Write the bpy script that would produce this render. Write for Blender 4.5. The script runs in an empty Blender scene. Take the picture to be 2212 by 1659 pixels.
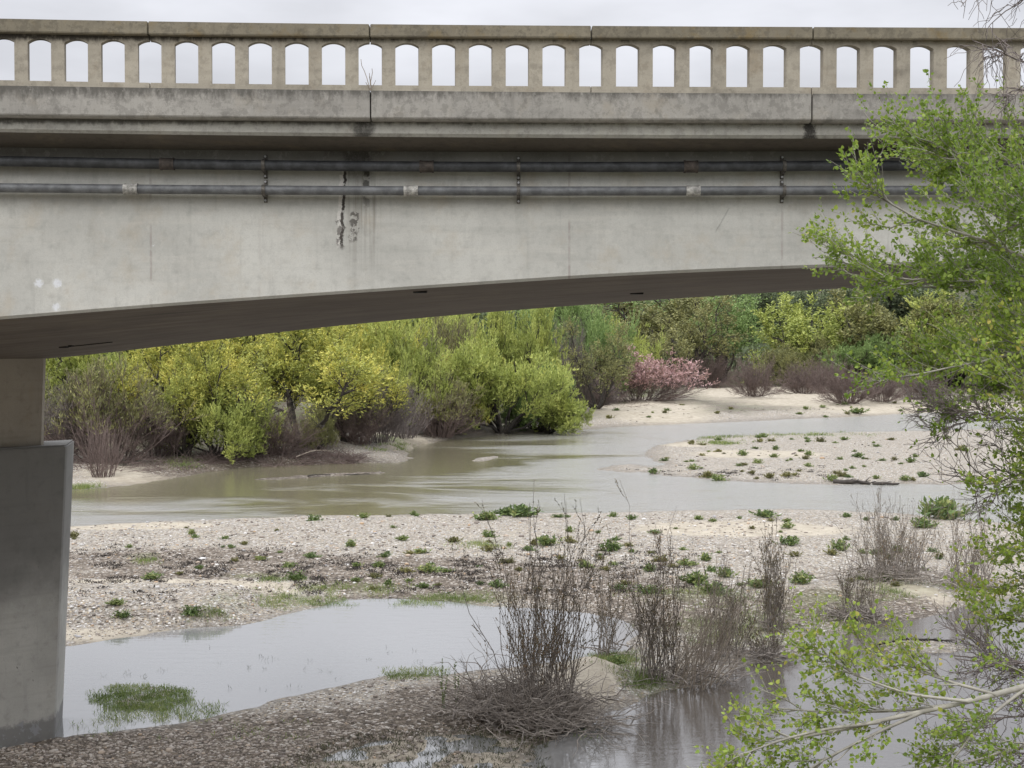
import bpy, math, random
import numpy as np
R = np.random.RandomState
rad = math.radians
sc = bpy.context.scene
C = sc.collection
random.seed(3)

# ---------------------------------------------------------------- camera and measuring helpers
F = 3000.0; CX = 1106.0; CY = 829.5; EYE = 6.9
TP = 79.5 / F
PIT = math.atan(TP); cp, sp = math.cos(PIT), math.sin(PIT)

def at(px, py, d):
    """point at forward distance d seen at picture position (px,py)"""
    a = (px - CX) / F; b = (CY - py) / F
    X, Y, Z = a, cp + b * sp, -sp + b * cp
    k = d / Y
    return (X * k, d, EYE + Z * k)

cam = bpy.data.cameras.new('camera'); co = bpy.data.objects.new('camera', cam); C.objects.link(co)
co.location = (0, 0, EYE); co.rotation_euler = (rad(90) - PIT, 0, 0)
cam.sensor_width = 36; cam.lens = 36 * F / 2212.0; cam.clip_start = 0.2; cam.clip_end = 9000
sc.camera = co
sc.view_settings.view_transform = 'Standard'; sc.view_settings.look = 'None'
sc.view_settings.exposure = 0.1; sc.view_settings.gamma = 1.0

# ---------------------------------------------------------------- objects
def tag(o, label=None, cat=None, group=None, kind=None):
    if label: o['label'] = label
    if cat: o['category'] = cat
    if group: o['group'] = group
    if kind: o['kind'] = kind
    return o

def empty(name, loc=(0, 0, 0)):
    o = bpy.data.objects.new(name, None); C.objects.link(o); o.location = loc; o.empty_display_size = 0.3
    return o

def link(name, me, parent=None, loc=None):
    o = bpy.data.objects.new(name, me); C.objects.link(o)
    if parent is not None: o.parent = parent
    if loc is not None: o.location = loc
    return o

def np_mesh(name, verts, quads=None, tris=None, mat=None, smooth=False, attrs=None):
    verts = np.asarray(verts, dtype=np.float32).reshape(-1, 3)
    me = bpy.data.meshes.new(name)
    q = np.zeros((0, 4), int) if quads is None else np.asarray(quads).reshape(-1, 4)
    t = np.zeros((0, 3), int) if tris is None else np.asarray(tris).reshape(-1, 3)
    me.vertices.add(len(verts)); me.vertices.foreach_set('co', verts.ravel())
    nl = len(q) * 4 + len(t) * 3
    me.loops.add(nl); me.polygons.add(len(q) + len(t))
    me.loops.foreach_set('vertex_index', np.concatenate([q.ravel(), t.ravel()]).astype(np.int32))
    st = np.concatenate([np.arange(len(q)) * 4, len(q) * 4 + np.arange(len(t)) * 3]).astype(np.int32)
    me.polygons.foreach_set('loop_start', st)
    me.update(calc_edges=True)
    if smooth: me.polygons.foreach_set('use_smooth', np.ones(len(q) + len(t), dtype=bool))
    if mat is not None:
        for m in (mat if isinstance(mat, (list, tuple)) else [mat]): me.materials.append(m)
    if attrs:
        for k, v in attrs.items():
            a = me.attributes.new(k, 'FLOAT', 'POINT'); a.data.foreach_set('value', np.asarray(v, dtype=np.float32))
    return me

def poly_mesh(name, verts, faces, mat, bevel=0):
    me = bpy.data.meshes.new(name); me.from_pydata([tuple(v) for v in verts], [], faces); me.update()
    me.materials.append(mat)
    return me

class PB:
    def __init__(s): s.v = []; s.f = []
    def add(s, v, f):
        b = len(s.v); s.v += [tuple(map(float, p)) for p in v]; s.f += [tuple(b + i for i in q) for q in f]
    def box(s, x0, x1, y0, y1, z0, z1):
        s.add([(x0,y0,z0),(x1,y0,z0),(x1,y1,z0),(x0,y1,z0),(x0,y0,z1),(x1,y0,z1),(x1,y1,z1),(x0,y1,z1)],
              [(0,3,2,1),(4,5,6,7),(0,1,5,4),(1,2,6,5),(2,3,7,6),(3,0,4,7)])
    def sweep(s, xs, prof):
        """prof(x) -> list of (y,z) going round; closed profile swept along x with end caps"""
        rows = [[(x, y, z) for y, z in prof(x)] for x in xs]
        n = len(rows[0]); v = [p for r in rows for p in r]; f = []
        for i in range(len(rows) - 1):
            for j in range(n):
                k = (j + 1) % n
                f.append((i*n+j, i*n+k, (i+1)*n+k, (i+1)*n+j))
        f.append(tuple(range(n))[::-1]); f.append(tuple((len(rows)-1)*n + j for j in range(n)))
        s.add(v, f)
    def tube(s, pts, r, n=12, cap=True):
        pts = [np.array(p, float) for p in pts]; rows = []
        for i, p in enumerate(pts):
            d = pts[min(i+1, len(pts)-1)] - pts[max(i-1, 0)]; d /= np.linalg.norm(d)
            u = np.cross(d, (0, 0, 1.0))
            if np.linalg.norm(u) < 1e-3: u = np.cross(d, (1.0, 0, 0))
            u /= np.linalg.norm(u); w = np.cross(u, d)
            rr = r[i] if isinstance(r, (list, tuple)) else r
            rows.append([p + rr * (math.cos(a) * u + math.sin(a) * w) for a in [2*math.pi*k/n for k in range(n)]])
        v = [q for r_ in rows for q in r_]; f = []
        for i in range(len(rows)-1):
            for j in range(n):
                k = (j+1) % n; f.append((i*n+j, (i+1)*n+j, (i+1)*n+k, i*n+k))
        if cap: f.append(tuple(range(n))); f.append(tuple((len(rows)-1)*n+j for j in range(n))[::-1])
        s.add(v, f)
    def build(s, name, mat, parent=None, smooth=False, bevel=0):
        me = poly_mesh(name, s.v, s.f, mat)
        import bmesh
        bm = bmesh.new(); bm.from_mesh(me); bmesh.ops.recalc_face_normals(bm, faces=bm.faces)
        if bevel:
            es = [e for e in bm.edges if len(e.link_faces) == 2 and e.calc_face_angle(0) > 0.7]
            bmesh.ops.bevel(bm, geom=es, offset=bevel, segments=2, affect='EDGES', clamp_overlap=True)
        bm.to_mesh(me); bm.free()
        if smooth: me.shade_smooth() if hasattr(me, 'shade_smooth') else None
        return link(name, me, parent)

# ---------------------------------------------------------------- material helpers
class Mat:
    def __init__(s, name):
        s.m = bpy.data.materials.new(name); s.m.use_nodes = True; s.nt = s.m.node_tree; s.nt.nodes.clear()
        s.out = s.nt.nodes.new('ShaderNodeOutputMaterial')
        s.pos = s.nt.nodes.new('ShaderNodeNewGeometry').outputs['Position']
    def n(s, t, out=0, props=None, **ins):
        nd = s.nt.nodes.new(t)
        for k, v in (props or {}).items(): setattr(nd, k, v)
        for k, v in ins.items():
            k = k.replace('_', ' ')
            sk = nd.inputs[int(k[1:])] if k[0] == 'i' and k[1:].isdigit() else nd.inputs[k]
            s.set(sk, v)
        return nd.outputs[out]
    def set(s, sk, v):
        if isinstance(v, bpy.types.NodeSocket): s.nt.links.new(v, sk)
        elif isinstance(v, (tuple, list)) and sk.type == 'RGBA' and len(v) == 3: sk.default_value = (*v, 1)
        else: sk.default_value = v
    def math(s, op, a, b=0.0, c=None, clamp=False):
        nd = s.nt.nodes.new('ShaderNodeMath'); nd.operation = op; nd.use_clamp = clamp
        s.set(nd.inputs[0], a); s.set(nd.inputs[1], b)
        if c is not None: s.set(nd.inputs[2], c)
        return nd.outputs[0]
    def scale(s, v, xyz):
        nd = s.nt.nodes.new('ShaderNodeVectorMath'); nd.operation = 'MULTIPLY'
        s.set(nd.inputs[0], v); nd.inputs[1].default_value = xyz
        return nd.outputs[0]
    def noise(s, scale, v=None, detail=4, rough=0.55, dist=0.0, out=0):
        return s.n('ShaderNodeTexNoise', out, Vector=v if v is not None else s.pos, Scale=scale, Detail=detail, Roughness=rough, Distortion=dist)
    def mix(s, f, a, b, mode='MIX'):
        nd = s.nt.nodes.new('ShaderNodeMix'); nd.data_type = 'RGBA'; nd.blend_type = mode
        s.set(nd.inputs[0], f); s.set(nd.inputs[6], a); s.set(nd.inputs[7], b)
        return nd.outputs[2]
    def step(s, v, a, b):
        """smooth 0..1 from a to b"""
        nd = s.nt.nodes.new('ShaderNodeMapRange'); nd.interpolation_type = 'SMOOTHSTEP'
        s.set(nd.inputs[0], v); nd.inputs[1].default_value = a; nd.inputs[2].default_value = b
        return nd.outputs[0]
    def ramp(s, f, stops):
        nd = s.nt.nodes.new('ShaderNodeValToRGB'); cr = nd.color_ramp
        while len(cr.elements) < len(stops): cr.elements.new(0.5)
        for e, (p, c) in zip(cr.elements, stops): e.position = p; e.color = (*c, 1)
        s.set(nd.inputs[0], f); return nd.outputs[0]
    def attr(s, name): return s.n('ShaderNodeAttribute', 2, props={'attribute_name': name})
    def bump(s, h, strength=0.3, dist=0.02, normal=None):
        nd = s.nt.nodes.new('ShaderNodeBump'); s.set(nd.inputs['Height'], h)
        nd.inputs['Strength'].default_value = strength; nd.inputs['Distance'].default_value = dist
        if normal is not None: s.set(nd.inputs['Normal'], normal)
        return nd.outputs[0]
    def pbsdf(s, **ins):
        sh = s.n('ShaderNodeBsdfPrincipled', 0, **ins); s.nt.links.new(sh, s.out.inputs[0]); return s.m
    def xyz(s, v=None):
        nd = s.nt.nodes.new('ShaderNodeSeparateXYZ'); s.set(nd.inputs[0], v if v is not None else s.pos); return nd.outputs

def concrete(name, col, dark, warm=(0.3, 0.24, 0.15), warmth=0.2, grime=0.4, top_grime_shade=None, features=None, mott=0.0):
    m = Mat(name)
    big = m.noise(0.7, detail=5); med = m.noise(5.0, detail=6, rough=0.65)
    streak = m.noise(1.0, m.scale(m.pos, (9, 9, 0.7)), detail=5, rough=0.6)
    boards = m.noise(1.0, m.scale(m.pos, (0.5, 0.5, 9)), detail=3)
    c = m.mix(m.step(big, 0.3, 0.75), tuple(x * 0.86 for x in col), tuple(min(1, x * 1.1) for x in col))
    c = m.mix(m.math('MULTIPLY', m.step(med, 0.5, 0.75), 0.35), c, dark)
    c = m.mix(m.math('MULTIPLY', m.step(boards, 0.5, 0.7), 0.14), c, dark)
    c = m.mix(m.math('MULTIPLY', m.step(streak, 0.55, 0.75), grime), c, dark)
    c = m.mix(m.math('MULTIPLY', m.step(m.noise(1.6, detail=6, rough=0.7), 0.5, 0.72), warmth), c, warm)
    if top_grime_shade:   # grime and painted shade, darkest at height z0 and fading over dz
        z = m.xyz()[2]
        for z0, dz, amt, sc_ in top_grime_shade:
            g = m.step(m.math('ADD', m.math('SUBTRACT', z, z0 - dz), m.math('MULTIPLY', m.math('SUBTRACT', m.noise(sc_, m.scale(m.pos, (1, 1, 0.35)), detail=7, rough=0.7), 0.5), dz * 2.6)), 0.0, dz)
            c = m.mix(m.math('MULTIPLY', g, amt), c, dark)
    if features: c = features(m, c)
    if mott: 
        b1 = m.step(m.noise(9, detail=7, rough=0.75), 0.5, 0.58); b2 = m.step(m.noise(11, m.scale(m.pos, (1.01, 1.02, 0.8)), detail=6, rough=0.7), 0.56, 0.62)
        c = m.mix(m.math('MULTIPLY', b1, mott * 0.55), c, dark); c = m.mix(m.math('MULTIPLY', b2, mott * 0.45), c, tuple(min(1, x * 1.35) for x in col))
    sp_ = m.noise(60, detail=2); pits = m.step(m.noise(22, detail=3, rough=0.7), 0.66, 0.74)
    c = m.mix(m.math('MULTIPLY', m.step(sp_, 0.45, 0.7), 0.18), c, tuple(x * 0.55 for x in col))
    c = m.mix(m.math('MULTIPLY', pits, 0.35), c, tuple(x * 0.3 for x in col))
    h = m.math('ADD', m.math('MULTIPLY', sp_, 0.3), m.math('SUBTRACT', med, m.math('MULTIPLY', pits, 0.5)))
    return m.pbsdf(Base_Color=c, Roughness=0.9, Normal=m.bump(h, 0.35, 0.012), Specular_IOR_Level=0.25)

DG = 17.0          # distance of the girder face
def gx(px, d=DG, k=1.0033): return (px - CX) / F * d / k
def gz(py, d=DG): return at(CX, py, d)[2]

def girder_features(m, c):
    s = m.xyz(); x, z = s[0], s[2]
    DK = (0.025, 0.023, 0.02)
    def band(v, c0, w):   # 1 inside |v-c0|<w
        return m.math('SUBTRACT', 1.0, m.step(m.math('ABSOLUTE', m.math('SUBTRACT', v, c0)), w * 0.6, w))
    wob = m.math('MULTIPLY', m.math('SUBTRACT', m.noise(3.2, detail=7, rough=0.75), 0.5), 0.22)
    # vertical form joints
    for px, a in ((325, .22), (1230, .25), (1690, .2), (560, .06)):
        l = band(m.math('ADD', x, m.math('MULTIPLY', wob, 0.06)), gx(px), 0.018)
        c = m.mix(m.math('MULTIPLY', m.math('MULTIPLY', l, m.step(m.noise(3, detail=3), 0.4, 0.55)), a * 1.5), c, (0.2, 0.135, 0.125))
    # long run-off stain below the deck joint
    wa = m.math('MULTIPLY', m.step(m.noise(1.0, m.scale(m.pos, (3, 3, 0.35)), detail=6, rough=0.7), 0.5, 0.7), m.step(z, gz(600), gz(420)))
    c = m.mix(m.math('MULTIPLY', wa, 0.22), c, (0.2, 0.19, 0.165))
    wl = m.step(m.noise(1.0, m.scale(m.pos, (0.6, 1, 4)), detail=6, rough=0.7), 0.52, 0.66)
    c = m.mix(m.math('MULTIPLY', wl, 0.3), c, (0.6, 0.58, 0.52))
    st = m.math('MULTIPLY', band(m.math('ADD', x, m.math('MULTIPLY', wob, 0.5)), gx(782), 0.26), m.step(m.noise(1.0, m.scale(m.pos, (18, 18, 0.6)), detail=4), 0.42, 0.62))
    c = m.mix(m.math('MULTIPLY', m.math('MULTIPLY', st, m.step(z, gz(640), gz(420))), 0.55), c, (0.16, 0.14, 0.11))
    st2 = m.math('MULTIPLY', band(m.math('ADD', x, wob), gx(775), 0.2), m.step(z, gz(420), gz(335)))
    c = m.mix(m.math('MULTIPLY', st2, 0.8), c, DK)
    st4 = m.math('MULTIPLY', band(m.math('ADD', x, m.math('MULTIPLY', wob, 0.25)), gx(791), 0.05), m.step(z, gz(470), gz(400)))
    c = m.mix(m.math('MULTIPLY', m.math('MULTIPLY', st4, m.step(m.noise(14, detail=4), 0.4, 0.5)), 0.8), c, DK)
    st3 = m.math('MULTIPLY', band(m.math('ADD', x, m.math('MULTIPLY', wob, 2.0)), gx(770), 0.5), m.step(z, gz(348), gz(322)))
    c = m.mix(m.math('MULTIPLY', st3, 0.75), c, DK)
    tg = m.step(m.math('ADD', z, m.math('MULTIPLY', m.math('SUBTRACT', m.noise(1.2, detail=6, rough=0.6), 0.5), 0.25)), gz(385), gz(322))  # overhang shade painted over the staining at the girder top
    c = m.mix(m.math('MULTIPLY', tg, 0.85), c, (0.09, 0.082, 0.07))
    # pale efflorescence, then the crack and the spalled patches
    w1 = m.math('MULTIPLY', m.math('SUBTRACT', m.noise(5.0, m.scale(m.pos, (0, 0, 1)), detail=5, rough=0.65), 0.5), 0.16)
    zr = m.math('MULTIPLY', m.step(z, gz(545), gz(525)), m.step(z, gz(352), gz(366)))
    lean = m.math('MULTIPLY', m.math('SUBTRACT', z, gz(455)), 0.05)
    xx = m.math('SUBTRACT', m.math('ADD', x, w1), lean)
    c = m.mix(m.math('MULTIPLY', m.math('MULTIPLY', band(xx, gx(735), 0.035), zr), m.step(m.noise(9, detail=3), 0.35, 0.5)), c, (0.62, 0.6, 0.56))
    c = m.mix(m.math('MULTIPLY', m.math('MULTIPLY', band(xx, gx(741), 0.022), zr), m.step(m.noise(11, detail=4), 0.34, 0.44)), c, (0.05, 0.042, 0.038))
    brk = m.step(m.noise(13, detail=6, rough=0.7), 0.47, 0.53)
    zr2 = m.math('MULTIPLY', m.step(z, gz(528), gz(515)), m.step(z, gz(445), gz(462)))
    l2 = m.math('MULTIPLY', m.math('SUBTRACT', z, gz(490)), -0.1)
    c = m.mix(m.math('MULTIPLY', m.math('MULTIPLY', band(m.math('ADD', m.math('ADD', x, w1), l2), gx(765), 0.065), zr2), m.math('MULTIPLY', brk, 0.8)), c, (0.06, 0.052, 0.045))
    zr3 = m.math('MULTIPLY', m.step(z, gz(545), gz(520)), m.step(z, gz(460), gz(480)))
    c = m.mix(m.math('MULTIPLY', m.math('MULTIPLY', band(m.math('ADD', x, w1), gx(735), 0.06), zr3), m.math('MULTIPLY', brk, 0.75)), c, (0.07, 0.06, 0.052))
    # splashes of white paint
    for px, py, r in ((82, 612, .055), (122, 612, .06), (119, 663, .05), (330, 531, .012), (55, 40, .01)):
        dx = m.math('SUBTRACT', x, gx(px)); dz = m.math('SUBTRACT', z, gz(py))
        dd = m.math('ADD', m.math('SQRT', m.math('ADD', m.math('MULTIPLY', dx, dx), m.math('MULTIPLY', dz, dz))), m.math('MULTIPLY', m.math('SUBTRACT', m.noise(28, detail=3), 0.5), 0.09))
        c = m.mix(m.math('MULTIPLY', m.math('SUBTRACT', 1.0, m.step(dd, r * 0.5, r * 1.2)), 0.75), c, (0.72, 0.74, 0.78))
    # hairline on the right
    hl = band(m.math('ADD', m.math('ADD', x, m.math('MULTIPLY', m.math('SUBTRACT', z, gz(480)), -0.55)), m.math('MULTIPLY', wob, 0.25)), gx(1558), 0.012)
    hl = m.math('MULTIPLY', hl, m.math('MULTIPLY', m.step(z, gz(505), gz(495)), m.step(z, gz(445), gz(455))))
    return m.mix(m.math('MULTIPLY', hl, 0.25), c, DK)

def fascia_features(m, c):
    s = m.xyz(); x = s[0]
    wob = m.math('MULTIPLY', m.math('SUBTRACT', m.noise(6, detail=6, rough=0.75), 0.5), 0.3)
    for px, w, a in ((785, 0.16, .8), (1750, 0.1, .95)):
        l = m.math('SUBTRACT', 1.0, m.step(m.math('ABSOLUTE', m.math('SUBTRACT', m.math('ADD', x, wob), gx(px, 16.45))), w * 0.3, w))
        c = m.mix(m.math('MULTIPLY', l, a), c, (0.03, 0.028, 0.025))
    return c

z_base_top = at(CX, 197, 16.3)[2]; z_fas = at(CX, 262, 16.42)[2]
M_girder = concrete('girder_concrete', (0.525, 0.52, 0.48), (0.24, 0.235, 0.215), warm=(0.44, 0.38, 0.29), warmth=0.45, grime=0.26, mott=0.22, features=girder_features)
M_fascia = concrete('slab_concrete', (0.40, 0.39, 0.35), (0.05, 0.047, 0.04), warmth=0.25, grime=0.12, mott=0.35, top_grime_shade=[(z_fas, 0.055, 0.8, 11)], features=fascia_features)
M_base = concrete('kerb_concrete', (0.33, 0.315, 0.285), (0.085, 0.08, 0.07), warmth=0.25, grime=0.25, mott=0.55, top_grime_shade=[(z_base_top + .04, 0.17, 0.85, 12)])
M_rail = concrete('rail_concrete', (0.385, 0.35, 0.285), (0.06, 0.052, 0.042), warm=(0.24, 0.17, 0.09), warmth=0.35, grime=0.2, mott=0.35, top_grime_shade=[(at(CX, 78, 16.3)[2], 0.065, 1.0, 14)])  # shade below the rail cap painted on as a dark band
M_cap = concrete('cap_concrete', (0.22, 0.195, 0.145), (0.075, 0.068, 0.055), warm=(0.2, 0.13, 0.03), warmth=0.7, grime=0.3, mott=0.7)
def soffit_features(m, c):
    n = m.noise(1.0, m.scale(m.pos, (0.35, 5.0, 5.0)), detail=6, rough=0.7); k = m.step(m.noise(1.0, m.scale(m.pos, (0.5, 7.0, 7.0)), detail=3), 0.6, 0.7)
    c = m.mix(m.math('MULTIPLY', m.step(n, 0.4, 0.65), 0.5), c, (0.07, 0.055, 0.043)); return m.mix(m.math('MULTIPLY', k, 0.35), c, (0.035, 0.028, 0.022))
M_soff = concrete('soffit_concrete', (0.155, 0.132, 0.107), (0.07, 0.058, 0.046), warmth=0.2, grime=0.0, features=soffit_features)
M_over = concrete('overhang_concrete', (0.135, 0.12, 0.1), (0.04, 0.035, 0.03), warmth=0.3, grime=0.0, mott=0.3)  # darker tone for the underside of the overhang
M_pier = concrete('column_concrete', (0.36, 0.325, 0.27), (0.14, 0.125, 0.1), warmth=0.3, grime=0.25)

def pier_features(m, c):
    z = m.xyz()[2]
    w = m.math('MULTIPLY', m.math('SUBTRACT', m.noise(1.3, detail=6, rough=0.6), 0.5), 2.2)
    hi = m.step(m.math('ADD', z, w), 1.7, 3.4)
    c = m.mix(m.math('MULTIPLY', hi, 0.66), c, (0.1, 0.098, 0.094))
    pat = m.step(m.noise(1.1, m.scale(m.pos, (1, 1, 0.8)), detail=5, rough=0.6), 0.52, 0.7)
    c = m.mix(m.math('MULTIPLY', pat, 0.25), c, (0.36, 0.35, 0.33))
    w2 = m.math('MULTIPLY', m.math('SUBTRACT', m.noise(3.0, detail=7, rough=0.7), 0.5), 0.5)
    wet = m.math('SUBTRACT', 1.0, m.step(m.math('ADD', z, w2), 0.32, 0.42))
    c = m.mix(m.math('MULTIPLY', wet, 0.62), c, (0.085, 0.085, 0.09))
    p2 = m.math('MULTIPLY', m.step(m.noise(7, detail=5, rough=0.7), 0.56, 0.62), wet)
    c = m.mix(m.math('MULTIPLY', p2, 0.6), c, (0.3, 0.31, 0.33))
    # black tar flecks
    s = m.xyz(); fl = m.step(m.noise(1.0, m.scale(m.pos, (16, 16, 7)), detail=2), 0.735, 0.75)
    return m.mix(m.math('MULTIPLY', m.math('MULTIPLY', fl, m.math('MULTIPLY', m.step(z, 0.9, 1.1), m.math('SUBTRACT', 1.0, m.step(z, 1.8, 2.1)))), 0.9), c, (0.01, 0.01, 0.01))
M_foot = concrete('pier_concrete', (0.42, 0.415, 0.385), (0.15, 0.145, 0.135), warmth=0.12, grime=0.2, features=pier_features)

def simple(name, col, rough=0.7, metallic=0.0, var=0.3, scale=8, dark=None):
    m = Mat(name); n = m.noise(scale, detail=5, rough=0.65)
    c = m.mix(m.step(n, 0.35, 0.7), dark or tuple(x * (1 - var) for x in col), tuple(min(1, x * (1 + var)) for x in col))
    return m.pbsdf(Base_Color=c, Roughness=rough, Metallic=metallic, Normal=m.bump(n, 0.3, 0.01))
M_pipe_hi = simple('dull_pipe_metal', (0.07, 0.073, 0.077), 0.6, 0.35, 0.35, 6)
M_pipe_lo = simple('galvanised_pipe_metal', (0.155, 0.16, 0.165), 0.6, 0.3, 0.3, 6)
M_coupl = simple('pale_coupling_metal', (0.40, 0.39, 0.36), 0.6, 0.2, 0.45, 18)
M_coupd = simple('rusty_coupling_metal', (0.085, 0.07, 0.06), 0.7, 0.2, 0.4, 14)
M_clamp = simple('clamp_steel', (0.13, 0.12, 0.105), 0.6, 0.4, 0.4, 20)
M_bolt = simple('bolt_steel', (0.4, 0.4, 0.4), 0.5, 0.4)
M_dark = simple('black_recess', (0.012, 0.011, 0.01), 0.9)

def leaf_mat(name, stops, trans=0.15, rough=0.6):
    m = Mat(name)
    t = m.attr('tint'); n = m.noise(0.45, detail=4)
    f = m.math('ADD', m.math('MULTIPLY', t, 0.65), m.math('MULTIPLY', m.math('SUBTRACT', n, 0.36), 1.5), clamp=True)
    c = m.ramp(f, stops)
    p = m.n('ShaderNodeBsdfPrincipled', 0, Base_Color=c, Roughness=rough, Specular_IOR_Level=0.3)
    tr = m.n('ShaderNodeBsdfTranslucent', 0, Color=c)
    mx = m.nt.nodes.new('ShaderNodeMixShader'); mx.inputs[0].default_value = trans
    m.nt.links.new(p, mx.inputs[1]); m.nt.links.new(tr, mx.inputs[2]); m.nt.links.new(mx.outputs[0], m.out.inputs[0])
    return m.m
L_yel = leaf_mat('leaves_yellow_green', [(0, (0.16, 0.18, 0.05)), (0.45, (0.36, 0.39, 0.09)), (0.8, (0.60, 0.56, 0.12)), (1, (0.76, 0.67, 0.2))])
L_yg = leaf_mat('leaves_lime', [(0, (0.16, 0.19, 0.055)), (0.45, (0.36, 0.42, 0.11)), (1, (0.62, 0.64, 0.19))])
L_olive = leaf_mat('leaves_olive', [(0, (0.10, 0.105, 0.05)), (0.5, (0.22, 0.225, 0.09)), (1, (0.38, 0.36, 0.14))])
L_grn = leaf_mat('leaves_fresh_green', [(0, (0.11, 0.16, 0.055)), (0.5, (0.21, 0.31, 0.10)), (1, (0.36, 0.46, 0.17))])
L_dk = leaf_mat('leaves_grey_green', [(0, (0.08, 0.10, 0.06)), (0.5, (0.145, 0.18, 0.095)), (1, (0.23, 0.28, 0.15))])
L_pink = leaf_mat('blossom_pink', [(0, (0.22, 0.15, 0.11)), (0.4, (0.46, 0.30, 0.27)), (1, (0.76, 0.52, 0.53))])
L_weed2 = leaf_mat('leaves_weed_brownish', [(0, (0.07, 0.06, 0.03)), (0.6, (0.2, 0.2, 0.08)), (1, (0.38, 0.34, 0.13))], 0.2)
L_cot = leaf_mat('leaves_cottonwood', [(0, (0.085, 0.145, 0.025)), (0.5, (0.22, 0.32, 0.05)), (0.85, (0.38, 0.46, 0.09)), (1, (0.56, 0.47, 0.12))], 0.4, 0.4)
L_weed = leaf_mat('leaves_weed', [(0, (0.05, 0.08, 0.03)), (0.5, (0.14, 0.21, 0.07)), (1, (0.36, 0.38, 0.14))], 0.25)
L_gras = leaf_mat('grass_blades', [(0, (0.07, 0.10, 0.03)), (0.5, (0.18, 0.25, 0.07)), (1, (0.38, 0.38, 0.16))], 0.25)
L_sedge = leaf_mat('sedge_blades', [(0, (0.03, 0.032, 0.02)), (0.6, (0.06, 0.065, 0.035)), (1, (0.13, 0.14, 0.06))], 0.1)
L_catk = leaf_mat('buds_brown_green', [(0, (0.06, 0.06, 0.035)), (0.6, (0.14, 0.12, 0.06)), (1, (0.34, 0.2, 0.08))], 0.15)
def bark(name, a, b):
    m = Mat(name); n = m.noise(7, detail=4); t = m.attr('tint')
    return m.pbsdf(Base_Color=m.mix(m.math('ADD', m.math('MULTIPLY', m.step(n, 0.3, 0.7), 0.5), m.math('MULTIPLY', t, 0.5)), a, b), Roughness=0.85)
B_dark = bark('bark_dark', (0.025, 0.021, 0.018), (0.075, 0.063, 0.053))
B_red = bark('twigs_reddish', (0.08, 0.058, 0.05), (0.24, 0.18, 0.16))
B_gry = bark('twigs_grey', (0.10, 0.085, 0.08), (0.24, 0.2, 0.185))
B_pal = bark('canes_pale', (0.2, 0.165, 0.13), (0.42, 0.36, 0.29))
B_ded = bark('dead_stems_pale', (0.13, 0.112, 0.098), (0.46, 0.41, 0.36))
B_cot = bark('bark_cottonwood', (0.16, 0.15, 0.125), (0.42, 0.4, 0.34))
B_wlw = bark('stems_willow', (0.085, 0.072, 0.062), (0.36, 0.315, 0.275))

# ---------------------------------------------------------------- world and sun (overcast)
w = bpy.data.worlds.new('World'); sc.world = w; w.use_nodes = True
nt = w.node_tree; nt.nodes.clear()
SUN_EL, SUN_AZ = rad(48), rad(205)     # behind the camera, a little left
def wn(t, **k):
    nd = nt.nodes.new(t)
    for a, b in k.items(): setattr(nd, a, b)
    return nd
sky = wn('ShaderNodeTexSky', sky_type='NISHITA', sun_disc=False, sun_elevation=SUN_EL, sun_rotation=SUN_AZ)
bg1 = wn('ShaderNodeBackground'); bg1.inputs[1].default_value = 0.05
nt.links.new(sky.outputs[0], bg1.inputs[0])
tc = wn('ShaderNodeTexCoord'); sx = wn('ShaderNodeSeparateXYZ'); nt.links.new(tc.outputs['Generated'], sx.inputs[0])
pw = wn('ShaderNodeMath', operation='POWER'); mx0 = wn('ShaderNodeMath', operation='MAXIMUM'); nt.links.new(sx.outputs[2], mx0.inputs[0]); mx0.inputs[1].default_value = 0.0
nt.links.new(mx0.outputs[0], pw.inputs[0]); pw.inputs[1].default_value = 1.7
mr = wn('ShaderNodeMapRange'); nt.links.new(pw.outputs[0], mr.inputs[0])
for i, v in zip((1, 2, 3, 4), (0.0, 1.0, 0.64, 3.0)): mr.inputs[i].default_value = v
vm = wn('ShaderNodeVectorMath', operation='MULTIPLY'); nt.links.new(tc.outputs['Generated'], vm.inputs[0]); vm.inputs[1].default_value = (1.0, 1.0, 3.2)
cn = wn('ShaderNodeTexNoise'); nt.links.new(vm.outputs[0], cn.inputs['Vector']); cn.inputs['Scale'].default_value = 5.0; cn.inputs['Detail'].default_value = 5; cn.inputs['Roughness'].default_value = 0.5
cr = wn('ShaderNodeMapRange'); nt.links.new(cn.outputs[0], cr.inputs[0])
for i, v in zip((1, 2, 3, 4), (0.32, 0.68, 0.84, 1.12)): cr.inputs[i].default_value = v
mu = wn('ShaderNodeMath', operation='MULTIPLY'); nt.links.new(mr.outputs[0], mu.inputs[0]); nt.links.new(cr.outputs[0], mu.inputs[1])
bg2 = wn('ShaderNodeBackground'); bg2.inputs[0].default_value = (0.95, 0.965, 1.03, 1); nt.links.new(mu.outputs[0], bg2.inputs[1])
ad = wn('ShaderNodeMixShader'); ad.inputs[0].default_value = 0.93
nt.links.new(bg1.outputs[0], ad.inputs[1]); nt.links.new(bg2.outputs[0], ad.inputs[2])
ow = wn('ShaderNodeOutputWorld'); nt.links.new(ad.outputs[0], ow.inputs[0])
sl = bpy.data.lights.new('sun', 'SUN'); sl.energy = 1.5; sl.angle = rad(50); sl.color = (1, 0.96, 0.9)
so = bpy.data.objects.new('sun', sl); C.objects.link(so); so.location = (-10, -20, 30)
# the sky texture's sun sits at azimuth measured from +Y towards +X
sd = (math.sin(SUN_AZ) * math.cos(SUN_EL), math.cos(SUN_AZ) * math.cos(SUN_EL), math.sin(SUN_EL))
from mathutils import Vector
so.rotation_euler = Vector(sd).to_track_quat('Z', 'Y').to_euler()

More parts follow.
